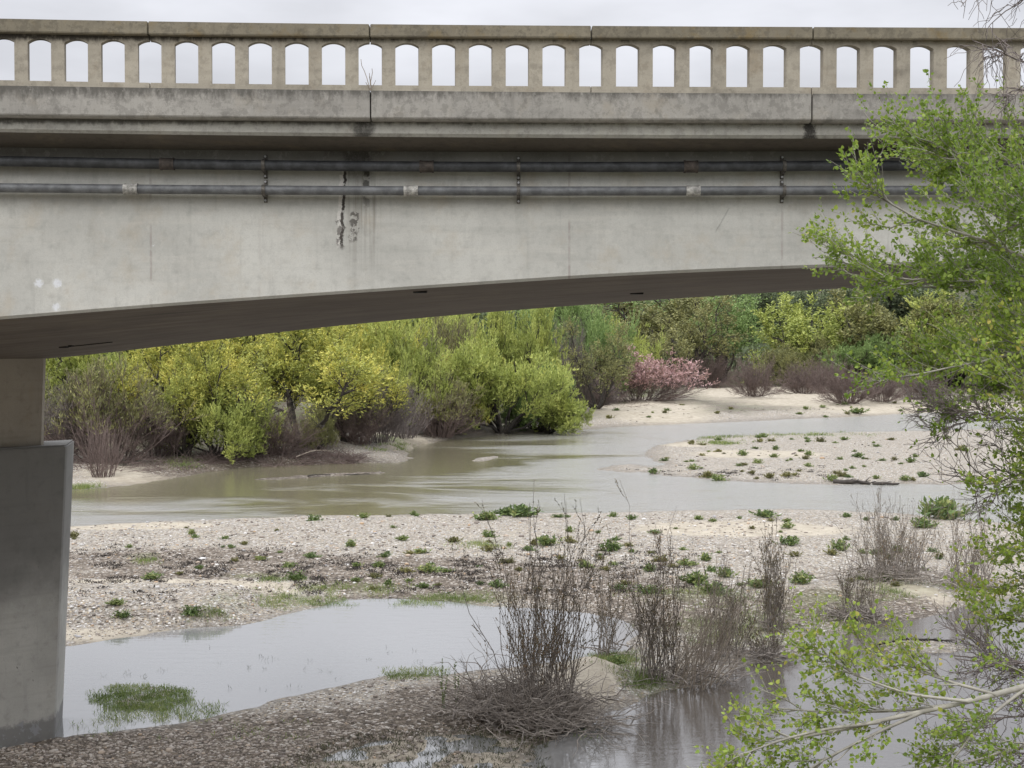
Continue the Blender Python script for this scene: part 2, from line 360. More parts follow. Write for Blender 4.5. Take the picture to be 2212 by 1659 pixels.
# ---------------------------------------------------------------- terrain
def vnoise(x, y, seed=0):
    xi = np.floor(x).astype(np.int64); yi = np.floor(y).astype(np.int64); fx = x - xi; fy = y - yi
    fx = fx * fx * (3 - 2 * fx); fy = fy * fy * (3 - 2 * fy)
    def h(a, b):
        n = (a * 374761393 + b * 668265263 + seed * 974634777) & 0xffffffff
        n = ((n ^ (n >> 13)) * 1274126177) & 0xffffffff
        return ((n ^ (n >> 16)) & 0xffff) / 65535.0
    return (h(xi, yi) * (1 - fx) + h(xi + 1, yi) * fx) * (1 - fy) + (h(xi, yi + 1) * (1 - fx) + h(xi + 1, yi + 1) * fx) * fy
def fbm(x, y, seed=0, oct=4):
    s = 0; a = 0.5
    for i in range(oct): s = s + a * vnoise(x * 2 ** i + 17 * i, y * 2 ** i - 9 * i, seed + i); a *= 0.5
    return s / (1 - 0.5 ** oct)
def flat(px, py):
    px = np.asarray(px, float); b_ = (CY - np.asarray(py, float)) / F; Y = cp + b_ * sp; d = EYE * Y / (sp - b_ * cp)
    return np.stack([(px - CX) / F * d / Y, d], -1)
def sdist(poly, X, Y):
    """signed distance, negative inside"""
    P = np.asarray(poly); Q = np.roll(P, -1, axis=0)
    best = np.full(X.shape, 1e9); ins = np.zeros(X.shape, bool)
    for (ax, ay), (bx, by) in zip(P, Q):
        ex, ey = bx - ax, by - ay; L = ex * ex + ey * ey + 1e-12
        t = np.clip(((X - ax) * ex + (Y - ay) * ey) / L, 0, 1)
        best = np.minimum(best, (X - ax - t * ex) ** 2 + (Y - ay - t * ey) ** 2)
        if ey != 0:
            c = ((ay > Y) != (by > Y)) & (X < ex * (Y - ay) / ey + ax); ins ^= c
    d = np.sqrt(best); return np.where(ins, -d, d)
far_shore = [(-900, 1085), (150, 1060), (250, 1052), (330, 1041), (430, 1024), (500, 1012), (600, 1006), (700, 1003), (790, 1001), (860, 999), (885, 991), (868, 978),
             (890, 965), (960, 951), (1050, 941), (1150, 936), (1210, 932), (1260, 927), (1400, 919), (1560, 913), (1700, 906), (1830, 901), (1950, 894), (2100, 888), (3300, 876)]
near_top = [(3300, 1150), (2300, 1138), (2150, 1128), (2050, 1118), (1950, 1109), (1850, 1104), (1700, 1099), (1500, 1102), (1300, 1107), (1100, 1109), (900, 1111), (700, 1113), (500, 1120), (300, 1128), (150, 1136), (-900, 1180)]
P_river = flat(*zip(*(far_shore + near_top)))
P_mid = flat(*zip(*[(1292, 1015), (1320, 1004), (1370, 1003), (1410, 1010), (1432, 1004), (1400, 990), (1388, 976), (1420, 962), (1480, 951), (1560, 942), (1700, 937), (1850, 933), (2000, 930), (2150, 926), (3300, 915),
                    (3300, 1052), (2300, 1046), (2000, 1047), (1800, 1047), (1700, 1045), (1560, 1038), (1480, 1031), (1400, 1023), (1340, 1020)]))
P_stick = flat(*zip(*[(545, 1036), (640, 1029), (700, 1024), (830, 1019), (835, 1022), (700, 1030), (640, 1034)]))
P_isl = flat(*zip(*[(1018, 997), (1035, 991), (1065, 986), (1078, 985), (1066, 991), (1040, 996)]))
P_pool = flat(*zip(*[(-500, 1420), (60, 1408), (140, 1397), (250, 1381), (400, 1360), (520, 1350), (600, 1331), (680, 1311), (750, 1296), (850, 1291), (950, 1300), (1050, 1309), (1150, 1316), (1250, 1322), (1340, 1335), (1380, 1365),
                     (1350, 1400), (1250, 1425), (1120, 1440), (1060, 1446), (950, 1456), (850, 1457), (780, 1467), (680, 1492), (560, 1526), (450, 1551), (300, 1574), (200, 1588), (140, 1594), (0, 1585), (-500, 1560)]))
P_low = flat(*zip(*[(1180, 1665), (1150, 1630), (1185, 1600), (1235, 1572), (1330, 1532), (1400, 1506), (1480, 1487), (1560, 1470), (1600, 1443), (1700, 1425), (1790, 1410), (1720, 1392), (1760, 1380), (1900, 1352), (2000, 1340), (2100, 1305), (2200, 1290), (2700, 1290), (3200, 1700), (2600, 1900), (1300, 1900), (1180, 1740)]))
P_flat_mud = flat(*zip(*[(560, 1700), (600, 1655), (700, 1612), (800, 1588), (900, 1575), (1010, 1572), (1100, 1585), (1180, 1600), (1170, 1660), (1200, 1720)]))
P_weedisle = flat(*zip(*[(195, 1500), (240, 1484), (330, 1478), (400, 1482), (415, 1488), (380, 1510), (330, 1530), (260, 1545), (225, 1530)]))
P_twigbar = flat(*zip(*[(1875, 1400), (1900, 1388), (1980, 1380), (2060, 1386), (2100, 1400), (2050, 1412), (1950, 1412)]))

def mounds(X, Y):
    z = 0 * X
    for px, py, rx, ry, hh in ((1275, 1475, 0.75, 1.3, 0.42), (1150, 1530, 1.1, 1.0, 0.25), (620, 975, 5, 9, .5), (820, 965, 3, 6, .5)):
        c = flat(px, py); z = z + hh * np.exp(-((X - c[0]) / rx) ** 2 - ((Y - c[1]) / ry) ** 2)
    # low terrace left of the pool
    c0 = flat(-200, 1315); c1 = flat(560, 1300)
    t = np.clip(1 - np.maximum(np.abs(Y - 36.3) - 1.2, 0) / 1.3, 0, 1) * np.clip((c1[0] + 0.8 - X) / 1.6, 0, 1)
    return z + 0.36 * t * t * (3 - 2 * t)
def terrain(X, Y):
    """height and signed distance from the waterline (positive on land)"""
    wob = (fbm(X * 1.3, Y * 1.3, 5, 4) - 0.5)
    s = np.minimum(np.minimum(sdist(P_river, X, Y), sdist(P_pool, X, Y)), sdist(P_low, X, Y))
    for P in (P_mid, P_stick, P_isl, P_twigbar): s = np.maximum(s, -sdist(P, X, Y))
    near = np.clip(1 - (Y - 50) / 25, 0, 1)
    s = s + wob * (0.5 + 0.9 * (1 - near))
    farb = np.clip((Y - 66) / 12, 0, 1) * (sdist(P_mid, X, Y) > 3)
    a = 0.14 + 0.75 * farb; b = 2.5 + 3.5 * farb
    h = np.where(s > 0, a * (1 - np.exp(-np.maximum(s, 0) / b)), -0.5 * (1 - np.exp(np.minimum(s, 0) / 2.5)))
    h = h + np.where(s > 0, (fbm(X * 0.35, Y * 0.35, 9, 3) - 0.45) * np.clip(s, 0, 2) * (0.05 + 0.25 * farb), 0)
    h = h + np.where(s > 0, (fbm(X * 3, Y * 3, 2, 3) - 0.5) * 0.07 * np.clip(s * 2, 0, 1), 0)
    h = h + np.where(s > 0, mounds(X, Y) * np.clip(s / 0.8, 0, 1), 0)
    mud = np.clip(-sdist(P_flat_mud, X, Y) / 0.5, 0, 1)
    h = h * (1 - mud) + mud * ((fbm(X * 2.2, Y * 2.2, 31, 4) - 0.47) * 0.12)
    isl = np.clip(-sdist(P_weedisle, X, Y) / 0.4 + 0.3, 0, 1)
    h = h * (1 - isl) + isl * ((fbm(X * 3, Y * 3, 77, 3) - 0.42) * 0.12)
    hill = np.clip(Y - 235, 0, 4000); h = h + np.minimum(hill * 0.085, 60 + hill * 0.01)
    bank = np.clip((20 - Y) / 18, 0, 1); h = h + 5.0 * bank * bank * (3 - 2 * bank)
    back = np.clip((-6 - Y) / 30, 0, 1); h = h + back * back * (3 - 2 * back) * 13  # unseen rise behind the camera, added to block low skylight
    side = np.clip((np.abs(X) - 75) / 60, 0, 1) * (Y < 235); h = h + side * 6 
    return h, s
ROWS = np.concatenate([np.linspace(-400, -20, 12), np.linspace(-12, 18, 25)[:-1], 18 * (300 / 18.0) ** (np.linspace(0, 1, 620)), np.linspace(310, 900, 40)[1:], np.array([1200, 1800, 2800, 4500, 7000.])])
U = np.linspace(-1, 1, 460); U = np.sign(U) * (0.72 * np.abs(U) + 0.28 * np.abs(U) ** 4)
WD = np.maximum(16 + 0.44 * np.abs(ROWS), 16) + np.clip(np.abs(ROWS - 100) - 150, 0, None) * 1.3
GX = U[None, :] * WD[:, None] * 1.25; GY = np.repeat(ROWS[:, None], len(U), 1)
GZ, GS = terrain(GX, GY)
nr, ncl = GX.shape
idx = np.arange(nr * ncl).reshape(nr, ncl)
gq = np.stack([idx[:-1, :-1], idx[:-1, 1:], idx[1:, 1:], idx[1:, :-1]], -1).reshape(-1, 4)
# material zones of the bed, in metres on the ground
def ell(px, py, rx, ry, X, Y):
    c = flat(px, py); a = flat(px + rx, py); b = flat(px, py - ry)
    return np.exp(-(((X - c[0]) / (a[0] - c[0])) ** 2 + ((Y - c[1]) / (b[1] - c[1])) ** 2) * 1.2)
sand = np.clip((fbm(GX * 0.09, GY * 0.06, 41, 4) - 0.5) * 4, 0, 1) * 0.45
for e in ((1700, 868, 260, 22), (1380, 895, 160, 20), (1560, 840, 120, 14), (1640, 985, 150, 9), (350, 1020, 160, 25), (870, 965, 70, 14), (560, 1280, 100, 18), (380, 1266, 260, 6), (300, 1375, 220, 14), (1275, 1470, 60, 40), (1600, 1150, 250, 18), (1480, 962, 60, 6), (1960, 1290, 90, 25), (1640, 752, 30, 1.2),
          (1850, 885, 300, 12), (300, 1140, 180, 9), (1250, 1500, 90, 40)): sand = np.maximum(sand, ell(*e, GX, GY) * 1.3)
mud = np.zeros_like(GX)
for e in ((420, 1215, 330, 22), (900, 1235, 320, 22), (1000, 1265, 300, 22), (1300, 1275, 260, 25), (700, 1600, 420, 60), (350, 1640, 500, 60), (1000, 1520, 150, 40), (1500, 1330, 300, 40), (1850, 1320, 200, 40), (1150, 1560, 150, 50), (600, 1015, 300, 20), (300, 1000, 200, 10)):
    mud = np.maximum(mud, ell(*e, GX, GY))
band = np.zeros_like(GX)
for e in ((380, 1225, 340, 20), (800, 1232, 340, 20), (1150, 1248, 220, 18), (900, 1272, 220, 12), (330, 1252, 250, 8), (1000, 1292, 260, 10), (1330, 1290, 200, 20), (700, 1610, 420, 50), (300, 1650, 420, 45), (950, 1560, 160, 30)): band = np.maximum(band, ell(*e, GX, GY))
mud = np.clip(mud * 1.9 * (0.35 + 1.2 * fbm(GX * 0.8, GY * 0.5, 55, 4)) - 0.15, 0, 1)
mud = np.maximum(mud, np.clip(band * 1.6 * (0.45 + fbm(GX * .7, GY * .4, 58, 4)), 0, 1))
terr_ = np.clip(1 - np.maximum(np.abs(GY - 36.3) - 1.6, 0) / .8, 0, 1) * np.clip((flat(560, 1300)[0] + 0.6 - GX) / 1.0, 0, 1); mud = mud * (1 - terr_)
mf = np.clip(-sdist(P_flat_mud, GX, GY) + 0.3, 0, 1); mud = mud * (1 - mf) + mf * 0.3; sand = np.maximum(sand, mf * 0.7)
GRASS = [(1330, 1425, 55, 22, .7), (1390, 1470, 60, 28, .7), (840, 968, 40, 8, 1.), (400, 1002, 40, 12, .8), (1380, 850, 90, 8, 1.), (1270, 868, 60, 6, .8), (870, 1452, 80, 10, 1.), (620, 1300, 70, 18, .6), (480, 1328, 60, 14, .5), (760, 1275, 130, 12, .5),
         (1000, 1295, 130, 14, .5), (1580, 1365, 130, 35, .5), (1500, 1290, 120, 18, .5), (1800, 1300, 120, 22, .5), (1950, 1275, 80, 20, .5), (310, 1210, 40, 8, .6), (1050, 1180, 60, 8, .4), (1500, 945, 100, 5, .6), (1560, 958, 40, 4, .7), (1750, 940, 130, 5, .5), (560, 1252, 90, 7, .6), (180, 1055, 40, 8, .6)]
gr = np.zeros_like(GX)
for e in GRASS: gr = np.maximum(gr, ell(*e[:4], GX, GY) * e[4])
gr = np.clip(gr * (0.2 + 1.5 * fbm(GX * 1.5, GY * 1.2, 66, 4)) - 0.1, 0, 1)
farveg = np.clip((GY - 78) / 6, 0, 1) * np.clip((GS - 3) / 4, 0, 1) * (sdist(P_mid, GX, GY) > 4)
farveg = farveg * (1 - np.clip(sand * 1.2, 0, 1) * (GS < 60)); farveg = np.maximum(farveg, np.clip((12 - GY) / 8, 0, 1)); farveg = np.maximum(farveg, (GY > 225) * (1 - ell(1640, 752, 34, 1.3, GX, GY) * 0))
wet = np.clip(1 - GS / 0.55, 0, 1) * (GY < 60) + np.clip(1 - GS / 1.6, 0, 1) * (GY >= 60)

def ground_material():
    m = Mat('river_bed'); p = m.scale(m.pos, (1, 1, 0.4))
    vA = m.n('ShaderNodeTexVoronoi', 1, Vector=p, Scale=15.0, Randomness=1.0)
    vD = m.n('ShaderNodeTexVoronoi', 0, Vector=p, Scale=15.0, Randomness=1.0)
    vB = m.n('ShaderNodeTexVoronoi', 1, Vector=p, Scale=34.0)
    r1 = m.xyz(vA)[0]; r2 = m.xyz(vB)[1]
    STN = [(0, (0.045, 0.04, 0.035)), (0.2, (0.13, 0.122, 0.105)), (0.42, (0.30, 0.285, 0.245)), (0.6, (0.45, 0.435, 0.39)), (0.76, (0.46, 0.35, 0.2)), (0.83, (0.3, 0.3, 0.31)), (0.92, (0.7, 0.68, 0.64)), (1, (0.9, 0.89, 0.86))]
    st = m.mix(0.3, m.ramp(r1, STN), m.ramp(r2, STN))
    st = m.mix(0.1, st, (0.24, 0.215, 0.17))
    st = m.mix(m.math('MULTIPLY', m.step(vD, 0.3, 0.7), 0.6), st, (0.2, 0.165, 0.13))
    sn = m.noise(2.0, detail=6, rough=0.7)
    sandc = m.mix(m.step(sn, 0.3, 0.7), (0.31, 0.272, 0.21), (0.445, 0.40, 0.32))
    sandc = m.mix(m.math('MULTIPLY', m.step(r2, 0.85, 0.95), 0.45), sandc, (0.22, 0.19, 0.16))
    sa = m.step(m.math('ADD', m.attr('sand'), m.math('MULTIPLY', m.math('SUBTRACT', m.noise(3.0, detail=5, rough=0.7), 0.5), 0.9)), 0.3, 0.62)
    st = m.mix(m.math('MULTIPLY', m.step(m.noise(0.8, detail=6, rough=0.7), 0.4, 0.7), 0.4), st, (0.30, 0.265, 0.22))
    c = m.mix(sa, st, sandc)
    mudc = m.mix(m.step(m.noise(9, detail=5, rough=0.75), 0.38, 0.62), (0.065, 0.05, 0.038), (0.22, 0.18, 0.135))
    mudc = m.mix(0.6, mudc, m.ramp(r1, [(0, (0.03, 0.025, 0.02)), (0.45, (0.10, 0.082, 0.065)), (0.7, (0.2, 0.165, 0.13)), (0.88, (0.36, 0.32, 0.27)), (1, (0.7, 0.67, 0.62))]))
    c = m.mix(m.step(m.math('ADD', m.attr('mud'), m.math('MULTIPLY', m.math('SUBTRACT', m.noise(2.5, detail=6, rough=0.75), 0.5), 1.2)), 0.12, 0.62), c, mudc)
    fv = m.mix(m.step(m.noise(0.9, detail=5), 0.35, 0.6), (0.07, 0.05, 0.04), (0.08, 0.085, 0.04))
    c = m.mix(m.attr('scrub'), c, fv)
    gc = m.mix(m.step(m.noise(8, detail=4), 0.35, 0.65), (0.07, 0.10, 0.025), (0.17, 0.21, 0.06))
    c = m.mix(m.math('MULTIPLY', m.attr('grass'), 0.75), c, gc)
    wt = m.attr('wet')
    c = m.mix(m.math('MULTIPLY', wt, 0.55), c, m.mix(1.0, c, (0.32, 0.29, 0.25), 'MULTIPLY'))
    h = m.math('ADD', m.math('MULTIPLY', m.math('SUBTRACT', 1.0, vD), m.math('SUBTRACT', 1.0, m.math('MULTIPLY', sa, 0.9))), m.math('MULTIPLY', sn, 0.6))
    return m.pbsdf(Base_Color=c, Roughness=m.math('SUBTRACT', 0.92, m.math('MULTIPLY', wt, 0.35)), Normal=m.bump(h, 0.7, 0.035), Specular_IOR_Level=0.25)
g = link('ground', np_mesh('ground', np.stack([GX, GY, GZ], -1), gq, mat=ground_material(), smooth=True,
     attrs={'sand': sand.ravel(), 'mud': mud.ravel(), 'grass': gr.ravel(), 'scrub': farveg.ravel(), 'wet': wet.ravel()}))
tag(g, kind='structure')

def H(x, y):
    z, s = terrain(np.atleast_1d(np.asarray(x, float)), np.atleast_1d(np.asarray(y, float))); return z, s
def ground_at(px, py):
    """where picture position meets the ground"""
    px = np.atleast_1d(np.asarray(px, float)); py = np.atleast_1d(np.asarray(py, float)); z = 0 * px
    b_ = (CY - py) / F; Y = cp + b_ * sp; S_ = (sp - b_ * cp) / Y
    for _ in range(4):
        d = (EYE - z) / S_; x = (px - CX) / F * d / Y; z = 0.5 * z + 0.5 * np.clip(terrain(x, d)[0], -0.02, 3)
    d = (EYE - z) / S_; x = (px - CX) / F * d / Y
    return x, d, np.maximum(terrain(x, d)[0], -0.02)

# ---------------------------------------------------------------- water
def water_material(name, riv):
    m = Mat(name); s = m.xyz()
    if riv:
        flow = m.noise(1.0, m.scale(m.pos, (0.05, 0.10, 1)), detail=5, rough=0.6, dist=0.5)
        # riffle: towards the right and along the near shore the current breaks up
        gxx = m.math('MULTIPLY', m.math('ADD', s[0], 2.0), 0.016)
        nr_ = m.math('MULTIPLY', m.math('SUBTRACT', 66.0, s[1]), 0.02)
        rf = m.step(m.math('ADD', m.math('ADD', flow, m.math('MAXIMUM', gxx, -0.12)), m.math('MAXIMUM', nr_, -0.04)), 0.46, 0.62)
        n1 = m.noise(1.0, m.scale(m.pos, (0.8, 2.2, 1)), detail=6, rough=0.65, dist=0.5)
        n2 = m.noise(1.0, m.scale(m.pos, (2.0, 5.0, 1)), detail=5, rough=0.7)
        h = m.math('MULTIPLY', m.math('ADD', n1, m.math('MULTIPLY', n2, 0.8)), m.math('ADD', 0.12, m.math('MULTIPLY', rf, 1.0)))
        lines = m.step(m.noise(1.0, m.scale(m.pos, (0.45, 2.6, 1)), detail=5, rough=0.7, dist=0.6), 0.5, 0.66)
        c = m.mix(rf, (0.18, 0.165, 0.105), (0.27, 0.265, 0.24))  # sky reflection painted into the pale riffle colour
        c = m.mix(m.math('MULTIPLY', lines, 0.55), c, (0.21, 0.19, 0.13))
        fo = m.math('MULTIPLY', m.step(m.noise(1.0, m.scale(m.pos, (3.0, 7.0, 1)), detail=2), 0.73, 0.77), m.math('SUBTRACT', 1.0, m.step(s[0], -16, 4)))
        c = m.mix(fo, c, (0.8, 0.8, 0.78))
        return m.pbsdf(Base_Color=c, Roughness=m.math('ADD', 0.06, m.math('MULTIPLY', rf, 0.12)), IOR=2.0, Normal=m.bump(h, 0.8, 0.10))
    low = m.step(m.math('SUBTRACT', s[0], m.math('MULTIPLY', s[1], 0.08)), -1.0, 0.5)
    h = m.math('ADD', m.noise(1.0, m.scale(m.pos, (1.6, 4.5, 1)), detail=3), m.math('MULTIPLY', m.noise(1.0, m.scale(m.pos, (5, 13, 1)), detail=3), m.math('ADD', 0.16, m.math('MULTIPLY', low, 0.75))))
    c = m.mix(low, (0.215, 0.215, 0.21), (0.10, 0.085, 0.07))
    return m.pbsdf(Base_Color=c, Roughness=0.015, IOR=3.6, Normal=m.bump(h, 0.4, 0.010))
def sheet(name, x0, x1, y0, y1, z, mat):
    return tag(link(name, np_mesh(name, [(x0, y0, z), (x1, y0, z), (x1, y1, z), (x0, y1, z)], [(0, 1, 2, 3)], mat=mat)), kind='structure')
sheet('river', -230, 330, 46.5, 232, 0.0, water_material('river_water', True))
sheet('water', -40, 60, 12, 46.5, 0.0, water_material('pool_water', False))

# ---------------------------------------------------------------- the bridge
def curve(pts, slope=0.25):
    P = np.array(pts, float); k = min(3, len(P) - 1); c = np.polyfit(P[:, 0] / 1000, P[:, 1], 2 if len(P) < 5 else k)
    x0, x1 = P[0, 0], P[-1, 0]
    d0 = np.polyval(np.polyder(c), x0 / 1000) / 1000 * slope; d1 = np.polyval(np.polyder(c), x1 / 1000) / 1000 * slope
    def f(x):
        if x < x0: return np.polyval(c, x0 / 1000) + (x - x0) * d0
        if x > x1: return np.polyval(c, x1 / 1000) + (x - x1) * d1
        return np.polyval(c, x / 1000)
    return f
K = dict(
 cap_t=curve([(0, 41.3), (325, 46.2), (732, 53), (1281, 57), (1760, 59), (2212, 61.8)]),
 cap_b=curve([(0, 70.6), (325, 75.5), (805, 81.6), (1281, 84), (1760, 85.5), (2212, 89)]),
 arch=curve([(0, 81.5), (88, 82.5), (706, 91.5), (1274, 94.5), (2185, 99)]),
 sill=curve([(0, 173), (88, 174.5), (805, 184), (1274, 186.5), (1989, 190)]),
 base_t=curve([(0, 184.5), (805, 195.5), (1281, 199.4), (2100, 203)]),
 base_b=curve([(0, 246), (805, 254.6), (1281, 256), (2100, 258)]),
 base_c=curve([(0, 251.5), (805, 260), (1281, 262), (2100, 264)]),
 fas_b=curve([(0, 278), (805, 288.5), (1281, 290), (2100, 291)]),
 fas_c=curve([(0, 284.5), (805, 295), (1281, 297), (2100, 298)]),
 gird=curve([(0, 318), (805, 328), (1281, 327), (1760, 327)]),
 pipe_u=curve([(0, 347.7), (805, 359.6), (1281, 360), (1760, 358.5)]),
 pipe_l=curve([(0, 405.5), (805, 412), (1281, 412.5), (1760, 411.5)]))
def kz(key, x, d):            # height of an edge at world x, distance d
    px = x / d * F * 1.005 + CX
    return at(px, K[key](px), d)[2]
XL, XR = -27.0, 30.0
XS = list(np.linspace(XL, XR, 96))
D0 = 16.3
bridge = empty('concrete_bridge', (-11.5, 21, 0)); off = np.array([-11.5, 21, 0.0])
tag(bridge, 'long weathered concrete girder bridge with an arched window railing crossing the river', 'bridge')
def part(pb, name, mat, parent=bridge, bevel=0, label=None):
    o = pb.build(name, mat, parent, bevel=bevel)
    # geometry is written in world coordinates: shift it under the bridge's own origin
    if parent is not None: o.data.transform(__import__('mathutils').Matrix.Translation(-Vector(off)))
    if label: o['label'] = label
    return o

# girder with haunched soffit
fb = np.array([(-27, .98), (-24, .72), (-20, .3), (-17, .0), (-14.4, -.25), (-12.2, -.12), (-9.2, .12)] + [(gx(a), gz(b) - EYE) for a, b in ((0, 690), (325, 663), (805, 630), (1281, 598), (1537, 586), (1760, 577.5), (1950, 572))] + [(8.0, 1.09), (12, 1.1), (16, .98), (22, .55), (30, -.2)])
DB = 24.6
bb = np.array([(-27, .9), (-20, .7), (-14, .2), (-10.5, -.22), (-9.3, -.27)] + [((a - CX) / F * DB, at(a, b, DB)[2] - EYE) for a, b in ((95, 777.5), (353, 748), (700, 706), (1040, 675), (1391, 649), (1800, 623))] + [(9, 1.17), (13, 1.25), (18, 1.18), (24, .9), (30, .4)])
def smooth(P):
    xs = np.linspace(XL, XR, 400); z = np.interp(xs, P[:, 0], P[:, 1])
    k = np.exp(-np.linspace(-2, 2, 25) ** 2); k /= k.sum()
    z2 = np.convolve(np.pad(z, 12, mode='edge'), k, 'valid')
    return lambda x: float(np.interp(x, xs, z2)) + EYE
zfb, zbb = smooth(fb), smooth(bb)
gb = PB()
CH = 0.035
gb.sweep(XS, lambda x: [(DG, kz('gird', x, DG)), (DG, zfb(x) + CH), (DG + CH, zfb(x)), (DG + CH + .002, zfb(x) + .02), (DG + .3, zfb(x) + .3), (DG + .3, kz('gird', x, DG) + .02)])
part(gb, 'girder', M_girder, label='pale grey cracked girder face')
sb = PB()
NS = 8
def soff(x):
    r = [(DG + CH + .001 + (DB - DG - CH) * i / NS, zfb(x) + (zbb(x) - zfb(x)) * (i / NS)) for i in range(NS + 1)]
    return r + [(DB, zbb(x) + 1.2), (DG + .2, zfb(x) + .6)]
sb.sweep(XS, soff)
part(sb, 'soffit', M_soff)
rg = PB(); rg.sweep(XS, lambda x: [(DB + .002, kz('gird', x, DG)), (DB + .002, zbb(x) + .03), (DB + .3, zbb(x) + .03), (DB + .3, kz('gird', x, DG))])
part(rg, 'rear_girder', M_girder)
# deck slab: fascia, chamfer and sloping overhang
ds = PB(); YF = 16.42
ds.sweep(XS, lambda x: [(YF, kz('base_c', x, YF) + .02), (YF, kz('fas_b', x, YF)), (YF + .03, kz('fas_c', x, YF)), (YF + .034, kz('fas_c', x, YF) + .01), (DG + .05, kz('gird', x, DG) + .012), (DG + .05, kz('gird', x, DG) + .1), (DB + .8, kz('gird', x, DG) + .1), (DB + .8, kz('base_c', x, YF) + .1), (16.9, kz('base_c', x, YF) + .1)])
part(ds, 'deck_slab', M_fascia)
ov = PB(); ov.sweep(XS, lambda x: [(YF + .031, kz('fas_c', x, YF)), (DG - .001, kz('gird', x, DG) + .0), (DG - .001, kz('gird', x, DG) + .02), (YF + .031, kz('fas_c', x, YF) + .02)])
part(ov, 'overhang_soffit', M_over, label='dark underside of the deck overhang')
# kerb beams: joints at these picture positions
def wx(px, d=D0): return (px - CX) / F * d / 1.006
per = 477.5
joints = [800 + per * 2 * k for k in range(-4, 5)]
joints = [max(XL, min(XR, wx(j))) for j in joints]; joints[0] = XL; joints[-1] = XR
for a, b in zip(joints[:-1], joints[1:]):
    if b - a < 0.3: continue
    p = PB(); xs = np.linspace(a + .008, b - .008, 24)
    p.sweep(xs, lambda x: [(D0, kz('base_t', x, D0)), (D0, kz('base_b', x, D0)), (D0 + .035, kz('base_c', x, D0)), (D0 + .4, kz('base_c', x, D0)), (D0 + .4, kz('base_t', x, D0))])
    part(p, 'kerb_beam', M_base, bevel=0.006)
# railing: openings at a regular pitch; a panel runs from joint to joint (six openings)
sp_px = 79.45; TH = 0.105; SK = -0.13 * TH; YR = D0 + .05
def ox(i): return wx(800 + sp_px * i, YR)      # centre of opening i
OW = 0.274 / 2
i0, i1 = -25, 33
for pn, k0 in enumerate(range(-24, 30, 6)):
    xa = ox(k0) + .006; xb = ox(k0 + 6) - .006
    # arched beam + bottom sill = the panel's own mesh
    p = PB()
    def strip(x0, x1, n, lo, hi):
        xs = np.linspace(x0, x1, n)
        rows = []
        for x in xs:
            rows.append([(x, YR, lo(x)), (x + SK, YR + TH, lo(x)), (x + SK, YR + TH, hi(x)), (x, YR, hi(x))])
        v = [q for r in rows for q in r]; f = []
        for i in range(n - 1):
            for j in range(4):
                kk = (j + 1) % 4; f.append((i*4+j, i*4+kk, (i+1)*4+kk, (i+1)*4+j))
        f.append((3, 2, 1, 0)); e = (n-1)*4; f.append((e, e+1, e+2, e+3)); p.add(v, f)
    top = lambda x: kz('cap_b', x, YR) + .01
    SPR = 0.052
    def spring(x): return kz('arch', x, YR) - SPR
    for k in range(k0, k0 + 7):
        c = ox(k); lo_, hi_ = max(c - OW, xa), min(c + OW, xb)
        if hi_ - lo_ > .02:
            def under(x, c=c):
                u = min(1, abs(x - c) / OW); return spring(x) + SPR * (0.12 + 0.88 * (1 - u ** 2.1)) if u < .999 else spring(x)
            n = 23; uu = np.sin(np.linspace(-math.pi/2, math.pi/2, n)) if (lo_ == c - OW and hi_ == c + OW) else np.linspace(-1, 1, n)
            xs_ = (lo_ + hi_) / 2 + uu * (hi_ - lo_) / 2
            rows = [[(x, YR, under(x)), (x + SK, YR + TH, under(x)), (x + SK, YR + TH, top(x)), (x, YR, top(x))] for x in xs_]
            v = [q for r in rows for q in r]; f = [(i*4+j, i*4+(j+1) % 4, (i+1)*4+(j+1) % 4, (i+1)*4+j) for i in range(n-1) for j in range(4)]
            f.append((3, 2, 1, 0)); e = (n-1)*4; f.append((e, e+1, e+2, e+3)); p.add(v, f)
        a = c + OW; b = ox(k + 1) - OW
        if k < k0 + 6: strip(a, b, 2, spring, top)
    strip(xa, xb, 12, lambda x: kz('base_t', x, D0) - .03, lambda x: kz('sill', x, YR))
    panel = part(p, 'railing_panel', M_rail)
    for k in range(k0, k0 + 6):
        q = PB(); a = ox(k) + OW; b = ox(k + 1) - OW
        v = []
        for x in (a, b):
            zl, zh = kz('sill', x, YR), spring(x)
            v += [(x, YR, zl), (x + SK, YR + TH, zl), (x + SK, YR + TH, zh), (x, YR, zh)]
        q.add(v, [(0, 1, 5, 4), (1, 2, 6, 5), (2, 3, 7, 6), (3, 0, 4, 7), (3, 2, 1, 0), (4, 5, 6, 7)])
        bo = part(q, 'baluster', M_rail, parent=panel)
    q = PB(); xs = np.linspace(xa + .001, xb - .001, 14)
    q.sweep(xs, lambda x: [(D0 - .03, kz('cap_t', x, D0)), (D0 - .03, kz('cap_b', x, D0) + .012), (D0 - .018, kz('cap_b', x, D0)), (D0 + .25, kz('cap_b', x, D0)), (D0 + .25, kz('cap_t', x, D0))])
    part(q, 'rail_cap', M_cap, parent=panel, bevel=0.006)
for o in [o for o in C.objects if o.parent and o.parent.name.startswith('railing_panel')]: pass

